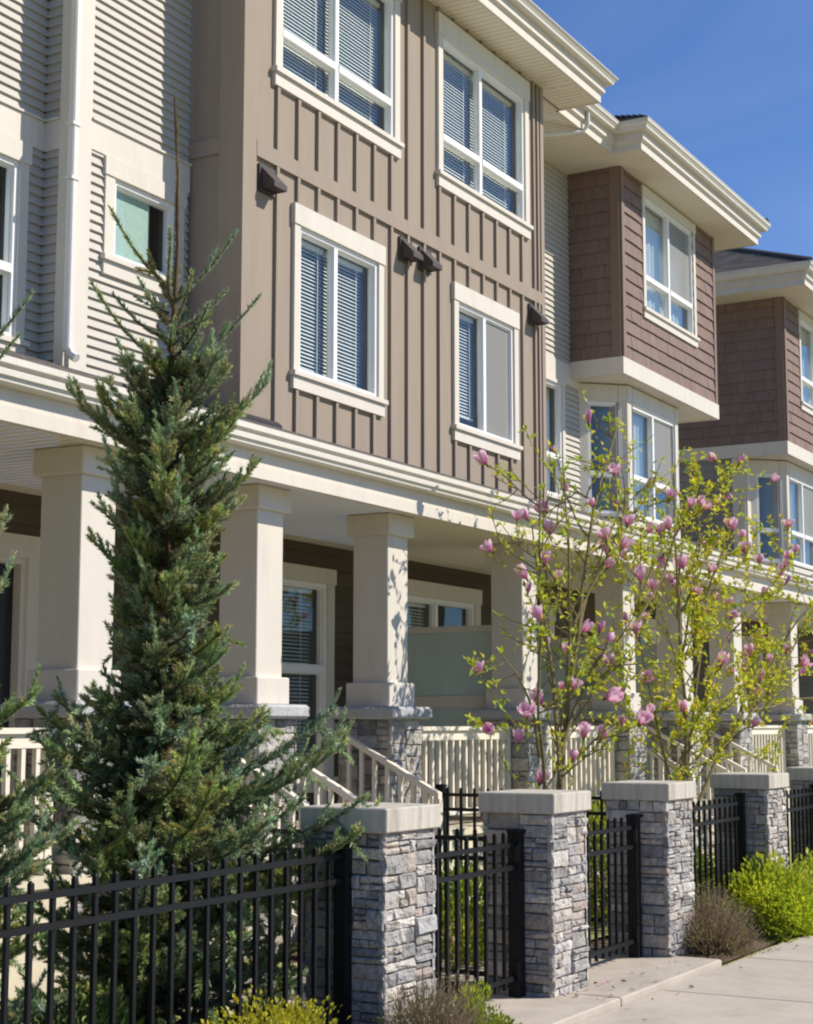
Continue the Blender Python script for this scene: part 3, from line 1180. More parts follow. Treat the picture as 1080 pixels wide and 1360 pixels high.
def shingle_box(house, x0, x1, yf, yb, z0, z1, win):
    F = front(yf)
    op = window(house, F, *win, cols=2, rail=win[2] + 0.62, jamb=0.09, head=0.14, sill=0.15, curtain='all', screen=(1,), glass=M_GLASS_BLUE)
    FS = Fr((x0, yb), (0, -1))
    LS = yb - yf
    FR2 = Fr((x1, yf), (0, 1))
    mb = MB()
    cb = 0.13
    shingles(mb, F, x0 + 0.10, x1 - 0.10, z0, z1, [op])
    shingles(mb, FS, 0.0, LS - cb, z0, z1)
    shingles(mb, FR2, cb, LS, z0, z1)
    mb.build("shingle_wall", M_SHINGLE, house)
    mb = MB()
    mb.box(F, x0, x0 + 0.10, -0.03, 0.034, z0, z1)
    mb.box(FS, LS - cb, LS, -0.02, 0.03, z0, z1)
    mb.build("corner_board", mat("brown_corner_board", (0.215, 0.150, 0.122), 0.7, 0.05), house)
    mb = MB()
    mb.box(F, x1 - 0.10, x1, -0.03, 0.034, z0, z1)
    mb.box(FR2, 0.0, cb, -0.02, 0.03, z0, z1)
    mb.build("corner_board", mat("brown_corner_board", (0.215, 0.150, 0.122), 0.7, 0.05), house)
    # cream skirt and underside
    mb = MB()
    mb.sweep([(x0, yb), (x0, yf), (x1, yf), (x1, yb)], [(-0.04, z0 - 0.235), (0.035, z0 - 0.235), (0.035, z0 - 0.002), (-0.04, z0 - 0.002)])
    mb.build("skirt_board", M_CREAM, house)
    mb = MB()
    boards(mb, (x0 + 0.02, x1 - 0.02), yf + 0.02, yb + 0.2, z0 - 0.225, 0.1)
    mb.build("underside", M_SOFFIT, house)


def house_shingle_near():
    R = 9.0
    h = thing("townhouse", "townhouse with a brown shingled overhanging box above a white bay window, beside the taupe house", "townhouse", (20.5, 9, 0), "row of townhouses")
    FR = front(R)
    op = window(h, FR, 19.48, 20.24, 4.54, 6.25, 1, rail=5.19, jamb=0.08, head=0.05, sill=0.10, curtain='all', apron=False)
    mb = MB()
    lap(mb, FR, 17.45, 20.49, 6.54, 9.30)
    lap(mb, FR, 17.45, 20.90, 4.3, 6.25, [op])
    mb.build("wall", M_LAP, h)
    mb = MB()
    lap(mb, FR, 23.75, 24.40, 4.3, 6.34)
    FE = Fr((24.41, R), (0, 1))
    lap(mb, FE, 0.0, 5.0, 3.9, 9.30)
    mb.build("wall", M_LAP, h)
    mb = MB()
    mb.box(FR, 17.45, 20.48, -0.02, 0.03, 6.252, 6.538)
    mb.box(FR, 20.482, 20.98, -0.02, 0.026, 6.252, 6.362)
    mb.build("belt_trim", M_CREAM, h)
    shingle_box(h, 20.49, 24.41, 8.22, R, 6.59, 9.30, (21.29, 23.50, 7.32, 9.265))
    bay(h, 20.77, 23.75, R, 8.47, 4.33, 6.35, 0.49)
    eave(h, [(17.5, 8.09), (19.97, 8.09), (19.97, 7.68), (25.1, 7.68), (25.1, 13.6)], 9.30,
         [(17.5, 19.98, 8.10, 9.0), (19.98, 25.08, 7.70, 12.6)], gh=0.13)
    mb = MB()
    s = 0.5
    roof_plane(mb, (19.80, 12.6, 9.65), (19.80, 7.52, 9.65), (0.14, 0, 0.14 * s), 18, lambda k, L: (0, L - k * .14))
    roof_plane(mb, (19.80, 7.52, 9.65), (25.27, 7.52, 9.65), (0, 0.14, 0.14 * s), 18, lambda k, L: (k * .14, L - k * .14))
    roof_plane(mb, (25.27, 7.52, 9.65), (25.27, 12.6, 9.65), (-0.14, 0, 0.14 * s), 18, lambda k, L: (k * .14, L))
    roof_plane(mb, (17.4, 7.93, 9.65), (20.4, 7.93, 9.65), (0, 0.14, 0.14 * 0.42), 20)
    mb.build("roof", M_ROOF, h)
    # short leader from the recess gutter back to the wall
    mb = MB()
    mb.tube([(18.95, 8.02, 9.58), (18.95, 8.02, 9.35), (18.92, 8.08, 9.26), (17.95, 8.88, 8.99), (17.88, 8.95, 8.85), (17.88, 8.95, 4.6)], 0.028, 8)
    mb.build("downspout", M_DOWN, h)
    porch(h, 17.64, 25.0, stairs=((17.22, 17.63), (17.66, 18.48), (19.08, 20.38))[1:])
    Fg = front(8.57)
    d1 = door(h, Fg, 17.75, 18.85, FLOOR, 3.05)
    o2 = window(h, Fg, 20.9, 22.6, 1.2, 3.1, 2, jamb=0.12, head=0.16, sill=0.15, blind=True, blind_cols=(0,))
    porch_wall(h, 17.64, 25.0, [d1, o2])
    for cx in (18.77, 20.68, 23.25):
        column(h, cx)
    stair_rail(h, 17.25)
    stair_rail(h, 18.45)
    stair_rail(h, 19.10)
    stair_rail(h, 20.35)
    railing(h, 20.98, 22.95, 6.86)
    privacy_screen(h, 18.80, 7.15)
    return h


def house_shingle_far():
    h = thing("townhouse", "farthest townhouse with brown shingled box and hipped roof, cut off by the right edge", "townhouse", (29, 9, 0), "row of townhouses")
    X0 = 28.20
    shingle_box(h, X0, 32.1, 8.22, 13.6, 6.59, 9.22, (29.14, 31.34, 7.32, 9.19))
    FS = Fr((X0 + 0.03, 13.6), (0, -1))
    mb = MB()
    shingles(mb, FS, 0, 4.37, 3.9, 6.35, exp=0.15)
    mb.build("side_wall", mat("grey_shingle", (0.27, 0.25, 0.235), 0.8, 0.1, 6), h)
    FR = front(9.0)
    mb = MB()
    lap(mb, FR, X0 + 0.2, 28.7, 3.9, 6.35)
    lap(mb, FR, 31.4, 32.1, 3.9, 6.35)
    mb.build("wall", M_LAP, h)
    mb = MB()
    mb.box(FR, X0 + 0.03, X0 + 0.23, -0.03, 0.034, 3.9, 6.35)
    mb.box(FS, 4.37, 4.60, -0.02, 0.034, 3.9, 6.35)
    mb.build("corner_board", M_CREAM, h)
    bay(h, 28.48, 31.5, 9.0, 8.47, 4.33, 6.35, 0.49)
    eave(h, [(27.53, 14.6), (27.53, 7.61), (32.9, 7.61), (32.9, 14.6)], 9.22, [(27.55, 32.88, 7.63, 14.5)], gh=0.13)
    mb = MB()
    s = 0.5
    roof_plane(mb, (27.37, 15.6, 9.57), (27.37, 7.45, 9.57), (0.14, 0, 0.14 * s), 20, lambda k, L: (k * .14, L - k * .14))
    roof_plane(mb, (27.37, 7.45, 9.57), (33.06, 7.45, 9.57), (0, 0.14, 0.14 * s), 20, lambda k, L: (k * .14, L - k * .14))
    roof_plane(mb, (33.06, 7.45, 9.57), (33.06, 15.6, 9.57), (-0.14, 0, 0.14 * s), 20, lambda k, L: (k * .14, L - k * .14))
    rf = mb.build("roof", M_ROOF, h)
    mb = MB()
    t = 20 * .14
    mb.tube([(27.37, 7.45, 9.595), (27.37 + t, 7.45 + t, 9.595 + t * s)], 0.045, 6)
    mb.build("hip_cap", M_ROOF, rf)
    porch(h, 25.0, 36.0)
    Fg = front(8.57)
    o = door(h, Fg, 26.4, 27.5, FLOOR, 3.05)
    porch_wall(h, 25.0, 36.0, [o])
    for cx in (25.8, 27.7, 29.6):
        column(h, cx)
    railing(h, 23.6, 25.45, 6.86)
    railing(h, 28.0, 29.3, 6.86)
    stair_rail(h, 26.1)
    stair_rail(h, 27.4)
    return h


# ------------------------------------------------------------------ street pillars, fences, gates
PILLARS = [(6.82, "stone pillar at the end of the black fence beside the spruce, nearest to the viewer"),
           (8.74, "second stone pillar from the left, standing between the two black gates"),
           (10.61, "third stone pillar from the left, with the brown heather shrub at its foot"),
           (12.87, "fourth stone pillar from the left, rising behind the lime green shrub"),
           (15.0, "farthest stone pillar, its concrete cap cut by the right edge")]


def pillars():
    for x, label in PILLARS:
        o = thing("stone_pillar", label, "pillar", (x + 0.26, 4.215, 0), "stone pillars along the sidewalk")
        mb = MB()
        stone_post(mb, x + 0.005, x + 0.52, 3.99, 4.44, 0.0, 1.078)
        mb.build("shaft", M_STONE, o)
        mb = MB()
        mb.box(W, x + 0.027, x + 0.498, -4.418, -4.012, 0.0, 1.075)
        mb.build("mortar_core", M_MORTAR, o)
        mb = MB()
        mb.bevel_box(W, x - 0.012, x + 0.535, -4.462, -3.968, 1.079, 1.197, 0.007)
        mb.build("cap", M_CAP, o)


def pickets(mb, F, u0, u1, z0, z1, step=0.12, rails=(), r=0.0095, off=0.0):
    n = int(round((u1 - u0) / step))
    for k in range(n + 1):
        u = u0 + off + k * step
        if u > u1:
            break
        mb.box(F, u - r, u + r, -r, r, z0, z1 - 0.012)
        P = F.p
        a = [P(u - r, -r, z1 - .012), P(u + r, -r, z1 - .012), P(u + r, r, z1 - .012), P(u - r, r, z1 - .012)]
        mid = P(u, 0, z1)
        for i in range(4):
            mb.face([a[i], a[(i + 1) % 4], mid])


def rail_bars(mb, F, u0, u1, zs, h=0.013, t=0.016):
    for z in zs:
        mb.box(F, u0, u1, -t, t, z - h, z + h)


def post(mb, F, u, z, r=0.032):
    mb.box(F, u - r, u + r, -r, r, 0.0, z)
    mb.bevel_box(F, u - r - .006, u + r + .006, -r - .006, r + .006, z, z + 0.02, 0.006)


def metal_fence(label, F, u0, u1, posts, loc, off=0.0, zt=1.03):
    o = thing("metal_fence", label, "fence", loc, "black metal fences")
    mb = MB()
    pickets(mb, F, u0, u1, 0.06, zt, off=off)
    mb.build("pickets", M_BLACK, o)
    mb = MB()
    rail_bars(mb, F, u0 - 0.05, u1 + 0.04, (zt - 0.06, zt - 0.175, 0.14))
    mb.build("rails", M_BLACK, o)
    for u in posts:
        mb = MB()
        post(mb, F, u, zt + 0.0)
        mb.build("post", M_BLACK, o)


def gate(label, u0, u1, loc):
    F = front(4.2)
    o = thing("metal_gate", label, "gate", loc, "black metal gates")
    mb = MB()
    pickets(mb, F, u0 + 0.1, u1 - 0.06, 0.10, 0.985, step=0.115)
    mb.build("pickets", M_BLACK, o)
    mb = MB()
    rail_bars(mb, F, u0 + 0.045, u1 - 0.003, (0.905, 0.775, 0.155))
    mb.box(F, u0, u0 + 0.045, -0.02, 0.02, 0.08, 0.93)
    mb.build("leaf_frame", M_BLACK, o)
    mb = MB()
    mb.box(F, u1, u1 + 0.075, -0.036, 0.036, 0.0, 0.965)
    mb.bevel_box(F, u1 - 0.01, u1 + 0.16, -0.04, 0.04, 0.966, 0.99, 0.006)
    mb.build("post", M_BLACK, o)
    mb = MB()
    for z in (0.86, 0.2):
        mb.tube([F.p(u1 - 0.005, 0.03, z - 0.05), F.p(u1 - 0.005, 0.03, z + 0.05)], 0.014, 8)
    mb.build("hinge", M_BLACK, o)
    mb = MB()
    mb.box(F, u0 + 0.005, u0 + 0.085, 0.021, 0.05, 0.80, 0.90)
    mb.tube([F.p(u0 + 0.06, 0.05, 0.85), F.p(u0 + 0.06, 0.085, 0.85), F.p(u0 + 0.14, 0.085, 0.85)], 0.009, 6)
    mb.build("latch", M_BLACK, o)


def fences():
    metal_fence("long black metal fence across the bottom left in front of the blue-green spruce", front(4.2), 2.46, 6.72, (6.79, 4.26), (4.6, 4.2, 0), off=0.0)
    metal_fence("black metal fence between the heather pillar and the lime shrub pillar", front(4.2), 11.25, 12.74, (11.19, 12.82), (12.0, 4.2, 0))
    metal_fence("farthest black metal fence, beyond the fourth stone pillar at the right edge", front(4.2), 13.50, 14.90, (13.44, 14.96), (14.2, 4.2, 0))
    metal_fence("short black fence running back toward the porch behind the gate beside the first pillar", Fr((8.80, 6.3), (0, -1)), 0.1, 1.80, (0.04,), (8.8, 5.4, 0), zt=0.98)
    metal_fence("short black fence running back toward the porch behind the heather pillar", Fr((11.6, 6.3), (0, -1)), 0.1, 1.80, (0.04,), (11.6, 5.4, 0), zt=1.10)
    gate("closed black metal gate between the first and second stone pillars", 7.40, 8.66, (8.0, 4.2, 0))
    gate("closed black metal gate between the second and third stone pillars", 9.30, 10.49, (9.9, 4.2, 0))


# ------------------------------------------------------------------ vegetation
def scatter_mesh(name, verts, faces, cols, material, parent, loc=None):
    """verts (N,k,3) -> N separate k-gons."""
    N, k, _ = verts.shape
    base = np.array(world_loc(parent)) if parent is not None else np.zeros(3)
    if loc is not None:
        base = base + np.array(loc)
    me = bpy.data.meshes.new(name)
    me.vertices.add(N * k)
    me.vertices.foreach_set("co", (verts.reshape(-1, 3) - base).astype(np.float32).ravel())
    me.loops.add(N * k)
    me.loops.foreach_set("vertex_index", np.arange(N * k, dtype=np.int32))
    me.polygons.add(N)
    me.polygons.foreach_set("loop_start", np.arange(0, N * k, k, dtype=np.int32))
    me.polygons.foreach_set("loop_total", np.full(N, k, np.int32))
    me.update(calc_edges=True)
    at = me.color_attributes.new("Col", 'FLOAT_COLOR', 'CORNER')
    c = np.ones((N * k, 4), np.float32)
    c[:, :3] = cols.reshape(N * k, 3) if cols.ndim == 3 else np.repeat(cols, k, axis=0)
    at.data.foreach_set("color", c.ravel())
    me.materials.append(material)
    me.validate()
    o = bpy.data.objects.new(name, me)
    COL.objects.link(o)
    if parent is not None:
        o.parent = parent
    if loc is not None:
        o.location = loc
    return o


def unit(a):
    return a / np.maximum(1e-9, np.linalg.norm(a, axis=-1, keepdims=True))


def ortho(d):
    h = np.where(np.abs(d[..., 2:3]) < 0.9, np.array([0, 0, 1.0]), np.array([1.0, 0, 0]))
    a = unit(np.cross(d, h))
    return a, np.cross(d, a)


def needles(P0, P1, dens, length, width, base_col, rng):
    """Needle triangles round shoots P0->P1 (n,3). base_col (n,3) per shoot."""
    L = np.linalg.norm(P1 - P0, axis=1)
    cnt = np.maximum(8, (L * dens).astype(int))
    idx = np.repeat(np.arange(len(L)), cnt)
    n = len(idx)
    t = rng.random(n) ** 0.9
    d = unit(P1 - P0)[idx]
    p = P0[idx] + (P1 - P0)[idx] * t[:, None]
    a, b = ortho(d)
    ph = rng.random(n) * 2 * np.pi
    rad = a * np.cos(ph)[:, None] + b * np.sin(ph)[:, None]
    # needles on the upper side stand up more
    fwd = 0.75 + 0.5 * rng.random(n) + 0.9 * (t > 0.88)
    dirn = unit(rad + d * fwd[:, None] + np.array([0, 0, 0.22]))
    ln = length * (0.75 + 0.5 * rng.random(n)) * (1 - 0.25 * t)
    w = unit(np.cross(dirn, rng.normal(size=(n, 3)))) * width / 2
    V = np.stack([p - w, p + w, p + dirn * ln[:, None]], axis=1)
    c = base_col[idx] * (0.8 + 0.4 * rng.random((n, 1)))
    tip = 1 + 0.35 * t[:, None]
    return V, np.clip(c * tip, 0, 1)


def spruce(label, x, y, top, prof, seed, leader=0.75, z0=0.0, extra=()):
    """Blue-green spruce. prof: [(z, radius)], branches in loose whorls carrying bottle-brush shoots."""
    rng = np.random.default_rng(seed)
    o = thing("spruce_tree", label, "spruce tree", (x, y, z0), "spruce trees behind the fence")
    zs, rs = np.array([p[0] for p in prof]), np.array([p[1] for p in prof])
    mb = MB()
    pts = [(x + 0.02 * math.sin(k * 1.3), y + 0.02 * math.cos(k), z0 + (top - z0) * k / 12) for k in range(13)]
    mb.tube(pts, [0.07 * (1 - k / 12) ** 1.5 + 0.006 for k in range(13)], 8)
    mb.build("trunk", M_SBARK, o)
    S0, S1, SC_, R0 = [], [], [], []
    wood = MB()
    z = z0 + 0.12
    az = 0.0
    branches = []
    while z < top - leader * 1.35:
        fr = (z - z0) / (top - z0)
        R = np.interp(z, zs, rs)
        step = 0.017 if fr > 0.28 else 0.015
        if fr > 0.70:
            step = 0.09
        z += step * rng.uniform(0.5, 1.4)
        az += 2.4 + rng.normal() * 0.4
        rr = R * rng.uniform(0.62, 1.14)
        rise = np.interp(fr, [0, 0.35, 0.75, 0.9, 1.0], [-0.12, 0.06, 0.42, 0.85, 1.3]) + rng.normal() * 0.10
        branches.append((z, az, rr, rise))
    for (zb, ab, rb, rise) in extra:
        branches.append((zb, ab, rb, rise))
    fr_low = lambda zz: zz < z0 + 0.42 * (top - z0)
    for (z, a, R, rise) in branches:
        d = np.array([math.cos(a), math.sin(a), 0.0])
        side = np.array([-d[1], d[0], 0])
        p = np.array([x, y, z])
        npt = max(5, int(R / 0.07))
        path = [p + d * (0.02)]
        for k in range(1, npt + 1):
            t = k / npt
            q = p + d * (R * t) + np.array([0, 0, R * (rise * t + 0.18 * t * t - 0.10 * math.sin(t * 3.1))]) + side * (0.05 * R * math.sin(t * 4 + a))
            path.append(q)
        path = np.array(path)
        wood.tube([tuple(q) for q in path], [0.013 * (1 - 0.75 * k / npt) for k in range(npt + 1)], 5, cap=False)
        tone = rng.random()
        bcol = np.array([0.275, 0.345, 0.105]) * (1 - tone) + np.array([0.270, 0.360, 0.235]) * tone
        # the branch's own leader shoot
        for k in range(0 if z > z0 + (top - z0) * 0.70 else max(1, int(npt * 0.3)), npt):
            S0.append(path[k]); S1.append(path[k + 1]); SC_.append(bcol * rng.uniform(0.85, 1.2)); R0.append(1)
        bare = z > z0 + (top - z0) * 0.70
        sp = 0.046 if not bare else 0.16
        nsh = max(4, int(R / sp)) if not bare else (1 if rng.random() < 0.6 else 0)
        for k in range(nsh):
            t = 0.03 + 0.97 * (k + rng.random() * 0.6) / nsh
            t = min(t, 0.98)
            i = min(npt - 1, int(t * npt))
            q = path[i] + (path[i + 1] - path[i]) * (t * npt - i)
            dd = unit(path[i + 1] - path[i])
            for s in (-1, 1):
                if rng.random() < 0.10:
                    continue
                ln = (0.065 + 0.14 * (1 - t)) * min(1.0, 0.6 + R) * rng.uniform(0.7, 1.25)
                up = rng.uniform(-0.15, 0.75)
                v = unit(dd * rng.uniform(0.45, 0.95) + side * s * rng.uniform(0.35, 0.85) + np.array([0, 0, up]))
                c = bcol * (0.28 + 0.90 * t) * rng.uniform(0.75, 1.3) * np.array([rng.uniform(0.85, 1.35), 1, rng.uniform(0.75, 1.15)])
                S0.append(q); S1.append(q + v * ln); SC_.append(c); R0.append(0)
            if rng.random() < 0.5:          # hanging shoots under the branch, upright ones on top of it
                sg = -1 if (rng.random() < 0.5 and fr_low(z)) else 1
                v = unit(dd * 0.6 + side * rng.uniform(-.4, .4) + np.array([0, 0, sg * rng.uniform(0.5, 1.1)]))
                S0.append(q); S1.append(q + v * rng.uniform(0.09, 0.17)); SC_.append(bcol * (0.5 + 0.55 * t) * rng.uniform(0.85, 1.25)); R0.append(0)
    # sparse leader
    zt = top - leader * 1.35
    S0.append(np.array([x, y, zt])); S1.append(np.array([x + .015, y, top])); SC_.append(np.array([0.20, 0.18, 0.06])); R0.append(2)
    wood.build("branches", M_SBARK, o)
    S0, S1, SC_, R0 = np.array(S0), np.array(S1), np.array(SC_), np.array(R0)
    m = R0 != 2
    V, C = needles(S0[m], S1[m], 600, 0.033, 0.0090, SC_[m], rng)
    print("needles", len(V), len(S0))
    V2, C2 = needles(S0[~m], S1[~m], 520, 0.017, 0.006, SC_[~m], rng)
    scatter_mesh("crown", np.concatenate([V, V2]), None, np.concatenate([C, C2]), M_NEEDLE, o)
    # tan buds at the shoot tips
    mb = MB()
    pick = rng.random(len(S1)) < 0.25
    for q0, q in zip(S0[pick], S1[pick]):
        d = (q - q0) / np.linalg.norm(q - q0)
        mb.tube([tuple(q - d * 0.004), tuple(q + d * 0.012)], [0.006, 0.003], 4, col=vary((1, 1, 1), .2))
    mb.build("buds", mat("tan_bud", (0.30, 0.17, 0.06), 0.8, 0.1), o)
    return o


def leaf_quads(P, D, L, Wd, rng, droop=0.3):
    """Pointed folded leaves at P along D: two quads each -> (2n,4,3)."""
    n = len(P)
    D = unit(D)
    s = unit(np.cross(D, rng.normal(size=(n, 3)) * 0.5 + np.array([0, 0, 1.0])))
    up = np.cross(s, D)
    L = L[:, None]
    Wd = Wd[:, None]
    mid = P + D * L * 0.5 - up * L * 0.04
    tip = P + D * L - up * L * droop * 0.4
    lift = up * Wd * 0.22
    A = np.stack([P, mid + s * Wd * 0.5 + lift, tip, mid], 1)
    B = np.stack([P, mid, tip, mid - s * Wd * 0.5 + lift], 1)
    return np.concatenate([A, B])


def flower_mesh(kind, seed):
    """Magnolia bloom: petals as curved blades round a short axis; kind 0 bud, 1 goblet, 2 open."""
    rng = random.Random(seed)
    vs, fs, cs = [], [], []
    npet = (5, 7, 8)[kind]
    H = (0.080, 0.088, 0.090)[kind]
    for k in range(npet):
        a = 2 * math.pi * k / npet + rng.uniform(-.25, .25)
        opn = (0.05, 0.13, 0.42)[kind] * rng.uniform(0.6, 1.5)
        belly = (0.022, 0.034, 0.036)[kind]
        rows = 5
        w0 = (0.034, 0.050, 0.052)[kind] * rng.uniform(.85, 1.15)
        ids = []
        for r in range(rows + 1):
            t = r / rows
            rad = 0.005 + belly * math.sin(math.pi * (0.04 + 0.70 * t)) + opn * H * t * t * 0.8
            z = H * t * (1 - 0.25 * opn * t) * rng.uniform(.97, 1.03)
            w = w0 * math.sin(math.pi * (0.14 + 0.70 * t)) * (1.0 if t < .9 else .75)
            row = []
            for s in (-1, 0, 1):
                q = rad - abs(s) * 0.006
                x = q * math.cos(a) - s * w / 2 * math.sin(a)
                y = q * math.sin(a) + s * w / 2 * math.cos(a)
                row.append(len(vs))
                vs.append((x, y, z))
            ids.append(row)
        shade = rng.uniform(0.9, 1.1)
        for r in range(rows):
            t = (r + 0.5) / rows
            lo, hi = np.array([0.64, 0.15, 0.40]), np.array([0.94, 0.70, 0.80])
            c = (lo * (1 - t) + hi * t) * shade
            if kind == 0:
                c = c * np.array([0.75, 0.6, 0.75])
            for s in (0, 1):
                fs.append((ids[r][s], ids[r][s + 1], ids[r + 1][s + 1], ids[r + 1][s]))
                cs.append(tuple(np.clip(c, 0, 1)))
    # green-brown base
    i = len(vs)
    for s in range(6):
        w = s / 6 * 2 * math.pi
        vs.append((0.006 * math.cos(w), 0.006 * math.sin(w), -0.02))
        vs.append((0.010 * math.cos(w), 0.010 * math.sin(w), 0.006))
    for s in range(6):
        t = (s + 1) % 6
        fs.append((i + 2 * s, i + 2 * t, i + 2 * t + 1, i + 2 * s + 1))
        cs.append((0.12, 0.12, 0.03))
    me = bpy.data.meshes.new("flower")
    me.from_pydata(vs, [], fs)
    at = me.color_attributes.new("Col", 'FLOAT_COLOR', 'CORNER')
    cols = np.ones((len(me.loops), 4), np.float32)
    cols[:, :3] = np.repeat(np.array(cs, np.float32), 4, axis=0)
    at.data.foreach_set("color", cols.ravel())
    me.materials.append(M_PETAL)
    me.polygons.foreach_set("use_smooth", [True] * len(me.polygons))
    me.update()
    return me


FLOWERS = None


def magnolia(label, base, stems, seed, n_flow, leaf_density, twig_len=0.55, leaf_tint=(0.30, 0.36, 0.035)):
    """Multi-stemmed young magnolia. stems: list of polylines (world points) with start radius."""
    global FLOWERS
    if FLOWERS is None:
        FLOWERS = [flower_mesh(k, s) for k, s in ((0, 1), (1, 2), (1, 3), (1, 4), (1, 8), (2, 9), (2, 6))]
    rng = np.random.default_rng(seed)
    o = thing("magnolia_tree", label, "magnolia tree", base, "flowering magnolias in front of the porches")
    LP, LD = [], []
    tips = []
    for (pts, r0) in stems:
        pts = np.array(pts, float)
        # resample with a little wander
        seg = np.linalg.norm(np.diff(pts, axis=0), axis=1)
        T = np.concatenate([[0], np.cumsum(seg)])
        n = max(6, int(T[-1] / 0.12))
        tt = np.linspace(0, T[-1], n + 1)
        path = np.stack([np.interp(tt, T, pts[:, k]) for k in range(3)], 1)
        path[1:-1] += np.cumsum(rng.normal(size=(n - 1, 3)) * 0.010, axis=0) * np.sin(np.linspace(0, np.pi, n - 1))[:, None]
        for _ in range(2):
            path[1:-1] = (path[:-2] + 2 * path[1:-1] + path[2:]) / 4
        mb = MB()
        mb.tube([tuple(q) for q in path], [r0 * (1 - 0.80 * k / n) + 0.002 for k in range(n + 1)], 7)
        # side twigs, twice forked
        def twig(p, d, ln, r, lev):
            m = max(3, int(ln / 0.06))
            q = np.array(p)
            pp = [q.copy()]
            dd = unit(np.array(d))
            for k in range(m):
                dd = unit(dd + rng.normal(size=3) * 0.10 + np.array([0, 0, 0.05]))
                q = q + dd * ln / m
                pp.append(q.copy())
            mb.tube([tuple(w) for w in pp], [r * (1 - 0.7 * k / m) + 0.0012 for k in range(m + 1)], 5, cap=False)
            for k in range(1, m + 1):
                if lev >= 1 or k > m * 0.4:
                    for _ in range(rng.poisson(leaf_density * (1.0 if lev else 0.6))):
                        LP.append(pp[k]); LD.append(unit(dd * 0.7 + rng.normal(size=3) * 0.7 + np.array([0, 0, .35])))
            tips.append((pp[-1], dd))
            if lev < 2:
                for _ in range(rng.integers(1, 4) if lev == 0 else rng.integers(0, 3)):
                    k = rng.integers(max(1, m // 3), m + 1)
                    twig(pp[k], unit(dd + rng.normal(size=3) * 0.65), ln * rng.uniform(0.4, 0.75), r * 0.6, lev + 1)
        L = T[-1]
        k = int(n * 0.28)
        while k < n:
            d = unit(path[min(k + 1, n)] - path[k - 1])
            a, b = ortho(d)
            ph = rng.random() * 2 * np.pi
            v = unit(d * 0.8 + (a * math.cos(ph) + b * math.sin(ph)) * rng.uniform(0.8, 1.5))
            twig(path[k], v, twig_len * rng.uniform(0.5, 1.2) * (1.1 - 0.5 * k / n), r0 * 0.30, 0)
            k += int(rng.integers(1, 4))
        tips.append((path[-1], unit(path[-1] - path[-2])))
        for _ in range(5):
            LP.append(path[-1]); LD.append(unit(rng.normal(size=3) + np.array([0, 0, .6])))
        mb.build("stem", M_BARK, o)
    LP, LD = np.array(LP), np.array(LD)
    n = len(LP)
    L = 0.058 * (0.45 + 0.9 * rng.random(n))
    V = leaf_quads(LP, LD, L, L * rng.uniform(0.42, 0.62, n), rng)
    tint = np.array(leaf_tint) * (0.65 + 0.6 * rng.random((n, 1))) * np.array([1, 1, 1]) * np.stack([rng.uniform(0.75, 1.25, n), np.ones(n), rng.uniform(.6, 1.6, n)], 1)
    scatter_mesh("leaves", V, None, np.clip(np.concatenate([tint, tint]), 0, 1), M_LEAF, o)
    tips = [t for t in tips]
    rng.shuffle(tips)
    chosen = []
    for p, d in tips:
        if len(chosen) >= n_flow:
            break
        if all(np.linalg.norm(p - q) > 0.16 for q, _ in chosen):
            chosen.append((p, d))
    b = Vector(base)
    for p, d in chosen:
        f = bpy.data.objects.new("flower", random.choice(FLOWERS))
        COL.objects.link(f)
        f.parent = o
        f.location = Vector(p) - b
        v = Vector(unit(np.array(d) + np.array([0, 0, 0.9]) + rng.normal(size=3) * 0.25))
        f.rotation_mode = 'QUATERNION'
        f.rotation_quaternion = v.to_track_quat('Z', 'Y')
        s = rng.uniform(0.85, 1.3)
        k = rng.uniform(0.72, 1.0)
        f.scale = (s * k, s * k, s * rng.uniform(1.0, 1.25))
    return o


